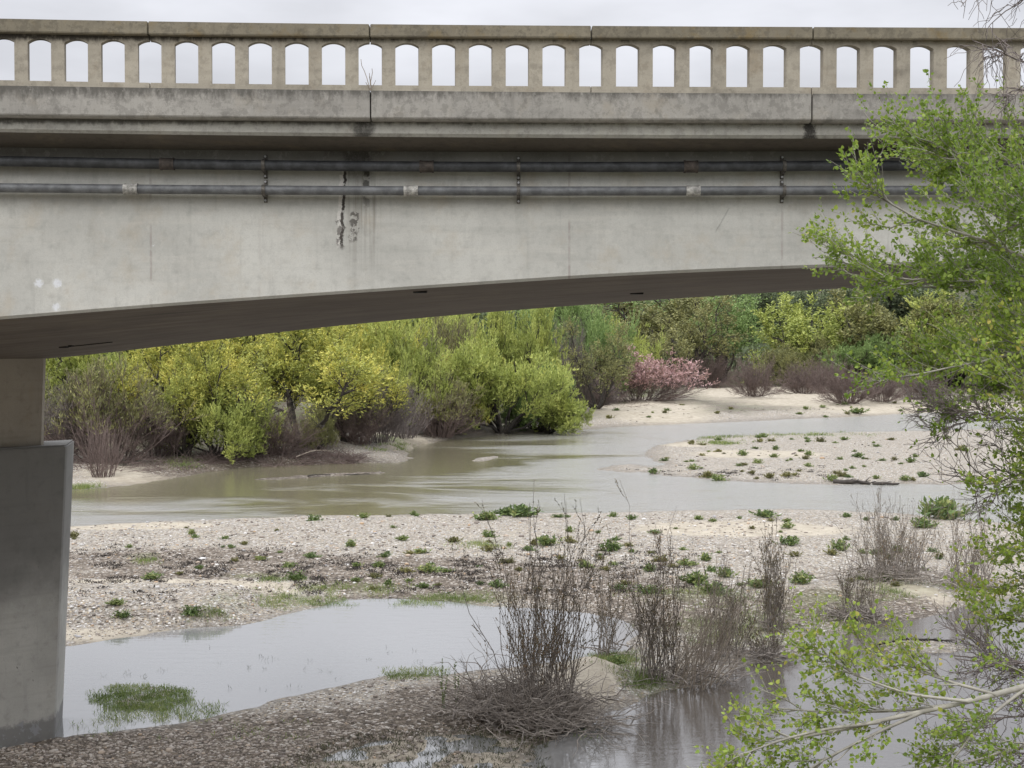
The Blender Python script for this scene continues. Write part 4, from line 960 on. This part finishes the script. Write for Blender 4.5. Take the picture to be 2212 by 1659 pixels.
# scrub covering the slope beyond the valley
nS = 60000
q = np.stack([rs.uniform(-70, 190, nS // 12), rs.uniform(236, 430, nS // 12)], -1); z, _ = H(q[:, 0], q[:, 1])
hh = 3.5 * fbm(q[:, 0] * .08, q[:, 1] * .08, 12, 3) + 2
p = np.repeat(np.stack([q[:, 0], q[:, 1], z], -1), 12, 0); r_ = nrm(rs.normal(size=p.shape)) * rs.uniform(.5, 1, (len(p), 1)); r_[:, 2] = np.abs(r_[:, 2])
hr = np.repeat(hh, 12)[:, None]; p = p + r_ * hr * np.array([.8, .8, 1.0])
tag(link('hillside_scrub', vmesh('hillside_scrub', [leafq(p, nrm(r_ + [0, 0, .5]), rs.uniform(.6, 1.4, len(p)), rs.uniform(.35, .7, len(p)), rs)], L_dk)), 'dense grey green scrub covering the slope beyond the valley', 'scrub', kind='stuff')
# gravel lying loose on the bars
def stones(rs, x, y, z, sz):
    t = (1 + 5 ** .5) / 2
    I = np.array([(-1, t, 0), (1, t, 0), (-1, -t, 0), (1, -t, 0), (0, -1, t), (0, 1, t), (0, -1, -t), (0, 1, -t), (t, 0, -1), (t, 0, 1), (-t, 0, -1), (-t, 0, 1)]) / 1.9
    Fc = np.array([(0, 11, 5), (0, 5, 1), (0, 1, 7), (0, 7, 10), (0, 10, 11), (1, 5, 9), (5, 11, 4), (11, 10, 2), (10, 7, 6), (7, 1, 8), (3, 9, 4), (3, 4, 2), (3, 2, 6), (3, 6, 8), (3, 8, 9), (4, 9, 5), (2, 4, 11), (6, 2, 10), (8, 6, 7), (9, 8, 1)])
    M = len(x); a = rs.uniform(0, 6.28, M); sc3 = np.stack([rs.uniform(.7, 1.4, M), rs.uniform(.6, 1.1, M), rs.uniform(.35, .65, M)], -1) * sz[:, None] * .5
    V = I[None] * (1 + rs.normal(0, .08, (M, 12, 1))) * sc3[:, None]
    c, s = np.cos(a)[:, None], np.sin(a)[:, None]; Vx = V[..., 0] * c - V[..., 1] * s; Vy = V[..., 0] * s + V[..., 1] * c
    V = np.stack([Vx + x[:, None], Vy + y[:, None], V[..., 2] + (z + sz * .1)[:, None]], -1)
    Fa = (Fc[None] + np.arange(M)[:, None, None] * 12).reshape(-1, 3)
    return V.reshape(-1, 3), Fa, np.repeat(rs.uniform(0, 1, M), 12)
ms = Mat('loose_stone')
M_stone = ms.pbsdf(Base_Color=ms.mix(m_ := ms.math('MULTIPLY', ms.noise(30, detail=3), .35), ms.ramp(ms.attr('tint'), [(0, (0.10, 0.085, 0.075)), (0.25, (0.24, 0.2, 0.17)), (0.5, (0.4, 0.35, 0.3)), (0.72, (0.5, 0.46, 0.42)), (0.8, (0.45, 0.3, 0.17)), (0.86, (0.33, 0.33, 0.35)), (0.95, (0.66, 0.64, 0.61)), (1, (0.8, 0.79, 0.77))]), (0.2, 0.17, 0.14)), Roughness=0.75)
q = scatter_px(rs, 1000, [(0, 1000, 1575, 1659, 9), (400, 1060, 1460, 1580, 5.5), (140, 640, 1268, 1395, 6), (140, 1700, 1112, 1290, 14), (1500, 2100, 1110, 1330, 2.5), (1400, 2100, 935, 1045, 1.2)])
x, y, z = ground_at(q[:, 0], q[:, 1]); k = (z > 0.015) & (rs.uniform(0, 1, len(x)) < .35 + .9 * fbm(x * .5, y * .4, 90, 3))
x, y, z = x[k], y[k], z[k]; sz = rs.gamma(2.4, .018, len(x)).clip(.02, .2) * np.clip(y / 40, .72, 1.6)
V, T3, tt = stones(rs, x, y, z, sz); tt = np.where(np.repeat(y < 30, 12), tt * .78, tt)
tag(link('gravel', np_mesh('gravel', V, tris=T3, mat=M_stone, attrs={'tint': tt})), 'loose river gravel and cobbles scattered over the bars', 'gravel', kind='stuff')

# ---- weeds on the bars: three kinds, copied
def weed_proto(seed, n, up):
    rs = R(seed); az = rs.uniform(0, 6.28, n); tl = rs.uniform(.15, 1.35 - up, n)
    d = np.stack([np.cos(az) * np.sin(tl), np.sin(az) * np.sin(tl), np.cos(tl)], -1); b = rs.normal(size=(n, 3)) * [.12, .12, 0]
    L = shoots(rs, b, d, rs.uniform(.2, .5, n), .1, .05, 4); p, tg, _ = along(rs, L, 9, .15, 1)
    return [('stems', vmesh('stems', [tubes(L, .006, .003, 3, rs=rs)], L_weed)), ('leaves', vmesh('leaves', [leafq(p, nrm(tg + rs.normal(size=p.shape) * .6), rs.uniform(.08, .2, len(p)), rs.uniform(.04, .09, len(p)), rs)], L_weed))]
WD = [weed_proto(31, 40, .2), weed_proto(32, 34, .6), weed_proto(33, 46, -.1)]
def weed(px, py, s, label, group, k=None, name='weed_clump'):
    x, y, z = [float(v[0]) for v in ground_at(px, py)]
    if z < 0.0 and group: return
    if group and float(fbm(np.array([x * .35]), np.array([y * .25]), 200, 3)[0]) < .40: return
    s *= .78
    k = random.randrange(3) if k is None else k
    r = empty(name, (x, y, z)); r.rotation_euler.z = random.uniform(0, 6.28); r.scale = (s, s, s * random.uniform(.45, .9)); tag(r, label, 'weed', group)
    for pn, me in WD[k]:
        o = link(pn, me, r)
        if group and random.random() < .35: o.material_slots[0].link = 'OBJECT'; o.material_slots[0].material = L_weed2
for px, py, s, lab in ((250, 1308, .75, 'dark green weed on the terrace, left of its smaller twin'), (266, 1326, .65, 'small dark green weed closest to the pier on the pool terrace'), (413, 1334, .7, 'green weed at the terrace edge above the pool'),
        (328, 1252, .95, 'wide green weed clump behind the sand terrace'), (640, 1252, .8, 'dark weed clump beyond the right end of the terrace'), (1500, 1262, 1.3, 'largest leafy green weed behind the middle willow stems'), (1545, 1282, 1.25, 'big dark weed just right of the largest one'),
        (1400, 1280, 1.2, 'dark green weed seen through the second willow clump'), (1568, 1246, .9, 'smaller weed above the big dark pair'), (1640, 1268, 1.2, 'broad green weed at the foot of the third willow clump'), (1730, 1262, 1.1, 'green weed right of the third willow clump'),
        (2040, 1122, 3.0, 'largest green weed mound at the river edge near the right side'), (1995, 1140, 1.6, 'green weed left below the river edge mound'), (1705, 1178, 1.3, 'upright green weed in the middle of the bar'), (1330, 1438, .8, 'dark green weed on top of the sand mound'),
        (1655, 1118, 1.5, 'spiky bright weed by the water right of centre'), (1130, 1116, 2.0, 'tall bright weed by the water above the first willow'), (1048, 1124, 1.6, 'green weed left of the tall bright one by the water'), (1092, 1114, 1.5, 'pale weed mat between the two waterside weeds'),
        (1180, 1178, 1.3, 'green weed just behind the top of the first willow'), (928, 1235, 1.1, 'weed clump in the brown muddy band'), (1815, 1190, 1.1, 'flat green weed on the sand near the dead stems'), (1850, 892, 3.0, 'dark green weed clump on the far sand'), (1320, 1192, 1.1, 'round green weed between the first two willows')):
    weed(px, py, s, lab, None, 0 if s > 1.2 else None)
rr = R(8)
for i in range(230):
    px = rr.uniform(150, 2050); py = rr.uniform(1112, 1275) 
    if rr.uniform() > .35 + .65 * px / 2050: continue
    weed(px, py, rr.uniform(.3, .85), 'small low weed tuft on the near gravel bar', 'small weed tufts on the near gravel bar')
for i in range(110):
    px = rr.uniform(1400, 2120); py = rr.uniform(938, 1040)
    weed(px, py, rr.uniform(.35, 1.15), 'small low weed tuft on the middle gravel bar', 'small weed tufts on the middle gravel bar')
for i in range(26):
    px = rr.uniform(1280, 1950); py = rr.uniform(868, 905)
    weed(px, py, rr.uniform(.6, 1.3), 'tiny weed tuft on the far sand bar', 'tiny weed tufts on the far sand bar')

# ---- driftwood
def wood_thing(name, cat, label, pts, r, mat=B_dark, twigs=0, seed=1):
    rs = R(seed); p0 = np.array(pts[0]); L = resamp(np.array(pts) - p0, 9)[None]
    L = L + np.cumsum(rs.normal(0, .015, L.shape), 1)
    root = empty(name, tuple(p0)); tag(root, label, cat)
    link('log', vmesh('log', [tubes(L, r, r * .45, 8, rs=rs)], mat), root)
    if twigs:
        T, _, _ = grow(rs, L, twigs, .1, 1, .5, r * 5, -.05, .08, 5)
        link('branch_stubs', vmesh('branch_stubs', [tubes(T, r * .25, r * .08, 4, rs=rs)], mat), root)
def gp(px, py, dz=0.0):
    x, y, z = ground_at(px, py); return (float(x[0]), float(y[0]), float(max(z[0], 0)) + dz)
wood_thing('driftwood_log', 'driftwood', 'dark driftwood log at the water edge of the middle bar', [gp(1800, 1044, .1), gp(1835, 1045, .14), gp(1880, 1047, .1)], .15, twigs=10, seed=2)
wood_thing('driftwood_log', 'driftwood', 'thinner dark driftwood piece right of the larger log', [gp(1885, 1047, .06), gp(1915, 1049, .1), gp(1942, 1048, .08)], .1, twigs=10, seed=3)
wood_thing('driftwood_branch', 'driftwood', 'dark branch stranded on the thin gravel line in the river', [gp(745, 1026, .02), gp(780, 1025, .06), gp(815, 1024, .02)], .05, twigs=18, seed=4)
wood_thing('driftwood_branch', 'driftwood', 'black snag left on the thin gravel line in the river', [gp(665, 1030, .02), gp(690, 1029, .05), gp(715, 1028, .02)], .04, twigs=14, seed=5)
wood_thing('driftwood_branch', 'driftwood', 'bleached bare branches lying below the golden tree', [gp(640, 1000, .1), gp(680, 997, .5), gp(720, 996, .3)], .04, B_pal, twigs=26, seed=6)
wood_thing('driftwood_branch', 'driftwood', 'pale forked branch lying in front of the first willow', [gp(1165, 1562, .12), gp(1200, 1566, .1), gp(1228, 1578, .03)], .016, B_pal, twigs=2, seed=7)
wood_thing('driftwood_branch', 'driftwood', 'dark brush pile on the narrow bar in the lower right pool', [gp(1885, 1398, .05), gp(1960, 1392, .1), gp(2060, 1396, .05)], .04, B_dark, twigs=80, seed=8)
# a dry weed growing in the railing joint
rs = R(77); p0 = np.array([wx(800), D0 + .02, kz('base_t', wx(800), D0)])
L = shoots(rs, np.zeros((6, 3)), nrm(np.array([(-.12, -.05, 1), (.08, 0, 1), (-.3, 0, .6), (.3, -.1, .5), (.02, 0, 1), (-.05, .1, .8)])), np.array([.36, .2, .12, .12, .26, .15]), 0, .03, 6)
L[0, :, 0] -= np.linspace(0, .07, 6)
jw = link('dry_weed', vmesh('dry_weed', [tubes(L, .005, .003, 4, rs=rs)], B_pal)); jw.location = p0
tag(jw, 'thin dry weed sprouting from the open joint of the railing', 'weed')

# ---- foreground willow clumps: individual stems with buds
def clump(label, px, py, top, wpx, n, seed, lean=0.0, spread=.3, fallen=40, leafy=.5, dead=False):
    rs = R(seed); x0, y0, z0 = gp(px, py); root = empty('willow_clump', (x0, y0, z0)); tag(root, label, 'shrub')
    Hh = at(px, top, y0)[2] - z0; Wd = wpx * y0 / F
    az = rs.uniform(0, 6.28, n); rb = rs.uniform(0, 1, n) ** .6 * Wd * .24
    b = np.stack([np.cos(az) * rb, np.sin(az) * rb * 1.3, np.zeros(n)], -1)
    tx = rs.normal(lean, spread, n); ty = rs.normal(0, spread * .8, n); d = nrm(np.stack([tx, ty, np.ones(n)], -1))
    ln = Hh * rs.uniform(.3, 1.1, n) ** .8 * (1 - .35 * np.abs(tx - lean))
    L0 = shoots(rs, b, d, ln, .2, .035, 9)
    L1, _, _ = grow(rs, L0, 4, .15, .9, .38, Hh * .28, .2, .045, 6)
    L2, _, _ = grow(rs, L1, 1.2, .1, .9, .4, Hh * .12, .15, .04, 4)
    s = [tubes(L0, rs.uniform(.006, .013, n) , .003, 4, rs=rs), tubes(L1, .0045, .002, 3, rs=rs), tubes(L2, .003, .0018, 3, rs=rs)]
    link('stems', vmesh('stems', s, B_wlw if not dead else B_pal), root)
    if leafy:
        prt = []
        for Lx, n_ in ((L0, int(20 * leafy)), (L1, int(10 * leafy)), (L2, int(5 * leafy))):
            p, tg, _ = along(rs, Lx, max(1, n_), .35, 1); prt.append(leafq(p, nrm(tg + rs.normal(size=p.shape) * .35 + [0, 0, .3]), rs.uniform(.025, .055, len(p)), rs.uniform(.012, .024, len(p)), rs))
        link('buds', vmesh('buds', prt, L_catk), root)
    if fallen:
        cl_ = rs.uniform(0, 6.28, 5)[rs.randint(0, 5, fallen)]; azf = np.where(rs.uniform(size=fallen) < .7, cl_ + rs.normal(0, .3, fallen), rs.uniform(0, 6.28, fallen)); d = nrm(np.stack([np.cos(azf) + lean, np.sin(azf) * .7, np.abs(rs.normal(.15, .3, fallen))], -1))
        b = np.stack([rs.normal(0, Wd * .2, fallen), rs.normal(0, Wd * .14, fallen), rs.uniform(.02, Hh * .1, fallen)], -1)
        Lf = shoots(rs, b, d, rs.uniform(.15, .55, fallen) * Wd, -.12, .06, 8); zg = -z0 + .02
        Lf[..., 2] = np.maximum(Lf[..., 2], zg)
        Lg, _, _ = grow(rs, Lf, 2, .2, .95, .4, Wd * .2, .02, .04, 5); Lg[..., 2] = np.maximum(Lg[..., 2], zg)
        link('dead_stems', vmesh('dead_stems', [tubes(Lf, rs.uniform(.009, .019, fallen), .003, 4, rs=rs), tubes(Lg, .004, .002, 3, rs=rs)], B_ded), root)
clump('tallest bare willow clump with a heap of dead stems at its foot, between the pools', 1165, 1520, 1165, 330, 78, 1, lean=.03, spread=.24, fallen=110, leafy=1)
clump('thick nest of broken dead stems leaning left below the tallest willow', 1100, 1545, 1400, 300, 26, 2, lean=-.35, spread=.5, fallen=330, leafy=0)
clump('wide mat of pale flattened stems spilling towards the lower pool below the tallest willow', 1215, 1562, 1500, 290, 8, 13, lean=.2, spread=.6, fallen=200, leafy=0)
clump('second bare willow clump right of the sand mound', 1420, 1468, 1160, 190, 42, 3, lean=.0, spread=.17, fallen=14, leafy=1)
clump('pale spreading willow clump at the edge of the lower pool', 1500, 1475, 1250, 260, 60, 4, lean=.34, spread=.3, fallen=45, leafy=0, dead=True)
clump('low grey willow stems behind the pale spreading clump', 1560, 1420, 1240, 230, 50, 5, lean=.12, spread=.32, fallen=35, leafy=.6)
clump('slender upright willow clump in front of the green weeds', 1668, 1360, 1180, 110, 44, 6, lean=.02, spread=.13, fallen=24, leafy=1)
clump('short willow clump with pale fallen stems beside the narrow channel', 1855, 1335, 1190, 150, 34, 7, lean=.02, spread=.3, fallen=150, leafy=.6)
clump('grey thicket of stems near the river left of the cottonwood leaves', 1930, 1250, 1080, 260, 90, 8, lean=.05, spread=.28, fallen=130, leafy=.5)
clump('thin willow stems hidden by the right edge foliage', 2090, 1270, 1100, 200, 50, 9, lean=.0, spread=.25, fallen=60, leafy=.5)
clump('sparse willow wisps between the first and second clumps', 1310, 1415, 1225, 120, 22, 10, lean=.0, spread=.2, fallen=20, leafy=.8)
clump('low dark willow tuft at the lower pool bank', 1650, 1420, 1330, 150, 34, 12, lean=.1, spread=.5, fallen=70, leafy=.3)
# little upright plants near the tallest clump
for i, (px, py, top, lab) in enumerate(((957, 1540, 1425, 'single upright leafy stalk left of the dead stem heap'), (985, 1525, 1430, 'shorter leafy stalk beside the single upright one'))):
    x0, y0, z0 = gp(px, py); r = empty('leafy_stalk', (x0, y0, z0)); tag(r, lab, 'plant'); rs = R(60 + i)
    hh = at(px, top, y0)[2] - z0; L = shoots(rs, np.zeros((2, 3)), nrm(np.array([(-.03, 0, 1), (.08, 0, 1)])), np.array([hh, hh * .7]), 0, .01, 7)
    link('stem', vmesh('stem', [tubes(L, .006, .003, 4, rs=rs)], L_weed), r)
    p, tg, _ = along(rs, L, 60, .1, 1); link('leaves', vmesh('leaves', [leafq(p, nrm(tg + rs.normal(size=p.shape) * .8), .05, .02, rs)], L_weed), r)

# ---- the near cottonwood reaching in from the right
rs = R(99)
tx0, ty0 = (2700 - CX) / F * 12.0, 12.0; tz = float(H(tx0, ty0)[0][0])
cot = empty('cottonwood_tree', (tx0, ty0, tz)); tag(cot, 'near cottonwood reaching in from the right edge with fresh leaves and pale limbs', 'tree')
o0 = np.array([tx0, ty0, tz])
TR = resamp([(tx0, ty0, tz - .3), (tx0 - .1, ty0, 4.5), (tx0 + .1, ty0 + .1, 7.5), (tx0 - .1, ty0, 10.5), (tx0, ty0, 13)], 16)[None]
def limb(pts, K=14): return resamp([at(*p) for p in pts], K)
leafy_limbs = [
 ([(2700, 560, 12), (2350, 330, 11.6), (2212, 300, 11.4), (2100, 265, 11.2), (2010, 262, 11)], 1.),
 ([(2700, 640, 12), (2350, 470, 12.2), (2150, 380, 12), (2050, 330, 11.9), (1985, 285, 11.8)], 1.),
 ([(2700, 640, 12), (2380, 480, 11.2), (2180, 460, 11), (2000, 420, 10.8), (1880, 350, 10.7)], 1.),
 ([(2700, 700, 12), (2380, 580, 12.4), (2107, 551, 12.2), (1900, 545, 12), (1770, 508, 11.9)], 1.),
 ([(2700, 700, 12), (2400, 600, 10.8), (2200, 560, 10.6), (2020, 520, 10.4), (1900, 470, 10.2)], 1.),
 ([(2700, 760, 12), (2400, 640, 11.8), (2212, 604, 11.6), (2060, 600, 11.5), (1830, 600, 11.4)], 1.),
 ([(2700, 800, 12), (2400, 680, 12.6), (2212, 646, 12.5), (2005, 680, 12.4), (1800, 690, 12.2)], 1.),
 ([(2700, 820, 12), (2400, 720, 11), (2212, 690, 10.8), (2050, 720, 10.6), (1900, 740, 10.5)], 1.),
 ([(2700, 850, 12), (2420, 760, 12.8), (2212, 730, 12.6), (2060, 790, 12.5), (1935, 800, 12.3)], 1.),
 ([(2700, 880, 12), (2450, 800, 11.4), (2250, 790, 11.2), (2100, 850, 11), (1980, 870, 10.9)], .8),
 ([(2700, 700, 12), (2500, 500, 13), (2300, 400, 13.4), (2150, 420, 13.5)], 1.),
 ([(2700, 760, 12), (2500, 640, 13), (2300, 560, 13.4), (2180, 520, 13.5)], 1.),
 ([(2700, 800, 12), (2500, 740, 13), (2300, 680, 13.4), (2160, 700, 13.5)], 1.),
 ([(2700, 860, 12), (2500, 820, 13), (2300, 780, 13.4), (2100, 820, 13.5)], 1.),
 ([(2700, 900, 12), (2500, 880, 10.5), (2350, 850, 10.2), (2200, 870, 10.1)], 1.),
 ([(2700, 960, 12), (2500, 950, 11), (2320, 960, 10.7), (2170, 1000, 10.6)], 1.),
 ([(2700, 1030, 12), (2500, 1040, 12.4), (2320, 1080, 12.4), (2190, 1110, 12.4)], 1.),
 ([(2700, 1200, 12), (2500, 1230, 13), (2300, 1180, 13.2), (2150, 1120, 13.2)], 1.),
 ([(2700, 1300, 12), (2500, 1330, 12.6), (2330, 1400, 12.4), (2200, 1430, 12.2)], 1.),
 ([(2700, 1500, 12), (2500, 1560, 11.6), (2330, 1630, 11.2), (2180, 1660, 10.9)], 1.),
 ([(2700, 540, 12), (2400, 380, 12.6), (2250, 300, 12.5), (2180, 240, 12.4)], 1.),
 ([(2700, 600, 12), (2450, 480, 10.6), (2280, 430, 10.4), (2130, 470, 10.3)], 1.),
 ([(2700, 740, 12), (2450, 620, 12.2), (2260, 620, 12), (2080, 640, 11.9)], 1.),
 ([(2700, 780, 12), (2450, 700, 11.4), (2280, 700, 11.3), (2120, 760, 11.2)], 1.),
 ([(2700, 1000, 12), (2450, 1060, 11.2), (2280, 1130, 11), (2130, 1170, 10.9)], .8),
 ([(2700, 1100, 12), (2450, 1180, 12), (2280, 1230, 11.8), (2110, 1260, 11.7)], .9),
 ([(2700, 1150, 12), (2450, 1260, 11.4), (2280, 1310, 11.2), (2120, 1330, 11)], .9),
 ([(2700, 1100, 12), (2480, 1100, 11), (2280, 1060, 10.8), (2100, 1010, 10.6)], .5),
]
main_lo = limb([(2700, 1250, 12), (2400, 1420, 10.6), (2212, 1488, 10.2), (2080, 1520, 10), (1950, 1545, 9.9), (1800, 1580, 9.8), (1700, 1600, 9.7)])
lo_limbs = [limb(p) for p in (
 [(2090, 1515, 10), (1960, 1500, 9.9), (1850, 1460, 9.8), (1790, 1420, 9.7)],
 [(2060, 1522, 10), (1950, 1535, 10), (1800, 1540, 9.9), (1680, 1530, 9.8)],
 [(2000, 1535, 9.95), (1900, 1580, 9.8), (1780, 1640, 9.7), (1690, 1700, 9.6)],
 [(1900, 1560, 9.85), (1780, 1575, 9.7), (1680, 1600, 9.6), (1580, 1640, 9.5)],
 [(2212, 1490, 10.2), (2120, 1560, 10), (2060, 1640, 9.9), (1980, 1720, 9.8)],
 [(2150, 1500, 10.1), (2040, 1470, 10.2), (1960, 1430, 10.2), (1880, 1410, 10.2)],
 [(2300, 1600, 10.4), (2200, 1610, 10.2), (2120, 1640, 10), (2020, 1660, 9.9)])]
A = np.stack([limb([(q[0] + (75 if j == len(p) - 1 else 45 if j == len(p) - 2 else 0), q[1], q[2]) for j, q in enumerate(p)]) for p, _ in leafy_limbs])
A[:, :, 2] -= np.clip((A[:, :, 2] - 8.05) * .45, 0, 1)
LO = np.stack([main_lo] + lo_limbs)
bare = np.stack([limb(p) for p in (
 [(2700, 900, 12), (2400, 870, 11.6), (2212, 860, 11.5), (2060, 900, 11.3)], [(2700, 950, 12), (2400, 930, 11), (2212, 930, 10.8), (2050, 930, 10.7)],
 [(2700, 980, 12), (2400, 980, 11.4), (2250, 1010, 11.2), (2100, 1060, 11)],
 [(2700, 1300, 12), (2400, 1360, 11), (2250, 1400, 10.8), (2080, 1390, 10.7)], [(2700, 1350, 12), (2450, 1450, 11.4), (2250, 1460, 11.2), (2050, 1440, 11)], [(2700, 1500, 12), (2450, 1560, 11), (2250, 1560, 10.8), (2080, 1590, 10.7)],
 [(2700, 1500, 12), (2400, 1620, 10.8), (2250, 1640, 10.6), (2120, 1650, 10.4)])])
topb = np.stack([limb(p) for p in ([(2700, 300, 12), (2400, 60, 11), (2240, 20, 10.8), (2120, -20, 10.7)], [(2700, 350, 12), (2400, 160, 11.4), (2240, 110, 11.2), (2100, 60, 11)], [(2700, 400, 12), (2400, 240, 11.2), (2260, 200, 11), (2150, 190, 10.9)])])
def jl(P, s=.02): j = np.cumsum(rs.normal(size=P.shape) * s, 1); j -= j[:, :1]; return P + j * np.array([1, .6, 1])
A, bare, topb = jl(A, .03), jl(bare, .03), jl(topb, .03)
# side branches, twigs, leaves
B1, _, _ = grow(rs, A, 16, .4, 1, .55, .85, .22, .04, 7, dirbias=(-.35, 0, .25))
B2, _, _ = grow(rs, B1, 7, .1, 1, .55, .42, .15, .05, 5, dirbias=(-.1, 0, .3), taper=.3)
A2, _, _ = grow(rs, A, 16, .4, 1, .6, .42, .15, .05, 5, dirbias=(-.1, 0, .3), taper=.3)
C1, _, _ = grow(rs, LO, 10, .25, 1, .55, .55, .08, .04, 6, dirbias=(-.3, 0, .1))
C2, _, _ = grow(rs, C1, 8, .1, 1, .6, .26, .1, .05, 5, taper=.3)
E1, _, _ = grow(rs, bare, 20, .3, 1, .7, .75, .12, .06, 8, dirbias=(-.3, 0, .1))
E2, _, _ = grow(rs, E1, 10, .1, 1, .7, .4, .12, .08, 6, dirbias=(-.2, 0, .1))
E3, _, _ = grow(rs, E2, 1.5, .1, 1, .7, .2, .1, .08, 4)
F1, _, _ = grow(rs, topb, 20, .3, 1, .7, .5, -.3, .07, 8)
F2, _, _ = grow(rs, F1, 8, .1, 1, .8, .28, -.45, .09, 7)
def sub(P): return P - o0
link('trunk', vmesh('trunk', [tubes(sub(TR), .3, .16, 14, rs=rs)], B_cot), cot)
link('limbs', vmesh('limbs', [tubes(sub(A), .034, .006, 7, rs=rs), tubes(sub(LO[:1]), .05, .01, 8, rs=rs), tubes(sub(LO[1:]), .014, .005, 6, rs=rs), tubes(sub(B1), .007, .003, 4, rs=rs), tubes(sub(C1), .006, .0025, 4, rs=rs)], B_cot), cot)
link('twigs', vmesh('twigs', [tubes(sub(B2), .0028, .0016, 3, rs=rs), tubes(sub(A2), .0028, .0016, 3, rs=rs), tubes(sub(C2), .0028, .0016, 3, rs=rs)], B_cot), cot)
link('bare_twigs', vmesh('bare_twigs', [tubes(sub(bare), .02, .005, 6, rs=rs), tubes(sub(topb), .02, .005, 6, rs=rs), tubes(sub(E1), .006, .0028, 4, rs=rs), tubes(sub(F1), .006, .0028, 4, rs=rs), tubes(sub(E2), .0032, .002, 3, rs=rs), tubes(sub(E3), .0026, .0018, 3, rs=rs), tubes(sub(F2), .0032, .002, 3, rs=rs)], B_gry), cot)
def cleaf(P, n, t0=.1):
    p, tg, pi = along(rs, P, n, t0, 1); d = nrm(rs.normal(size=p.shape) * .8 + tg * .7 + np.array([0, 0, -.1])); st = rs.uniform(.008, .022, len(p))[:, None]
    p = p + d * st; M = len(p); ln = rs.uniform(.017, .040, M)[:, None]; s = nrm(np.cross(d, rs.normal(size=(M, 3)))); n_ = np.cross(s, d); w_ = ln * .95
    # heart-shaped: six corners, folded along the midrib
    V = np.stack([p, p + d * ln * .08 - s * w_ * .36 + n_ * ln * .1, p + d * ln * .5 - s * w_ * .42 + n_ * ln * .12, p + d * ln * 1.05, p + d * ln * .5 + s * w_ * .42 + n_ * ln * .12, p + d * ln * .08 + s * w_ * .36 + n_ * ln * .1], 1)
    k = np.arange(M)[:, None] * 6; Q = np.concatenate([k + [0, 1, 2, 3], k + [0, 3, 4, 5]]); t = np.clip(rs.beta(2, 2.4, M), 0, 1)
    return V.reshape(-1, 3), Q, np.repeat(t, 6)
lv = [cleaf(sub(B2), 19), cleaf(sub(A2), 18), cleaf(sub(B1), 14, .3), cleaf(sub(C2), 9), cleaf(sub(C1), 7, .4), cleaf(sub(E2), 1.0 and 1, .5)]
link('foliage', vmesh('foliage', lv, L_cot), cot)
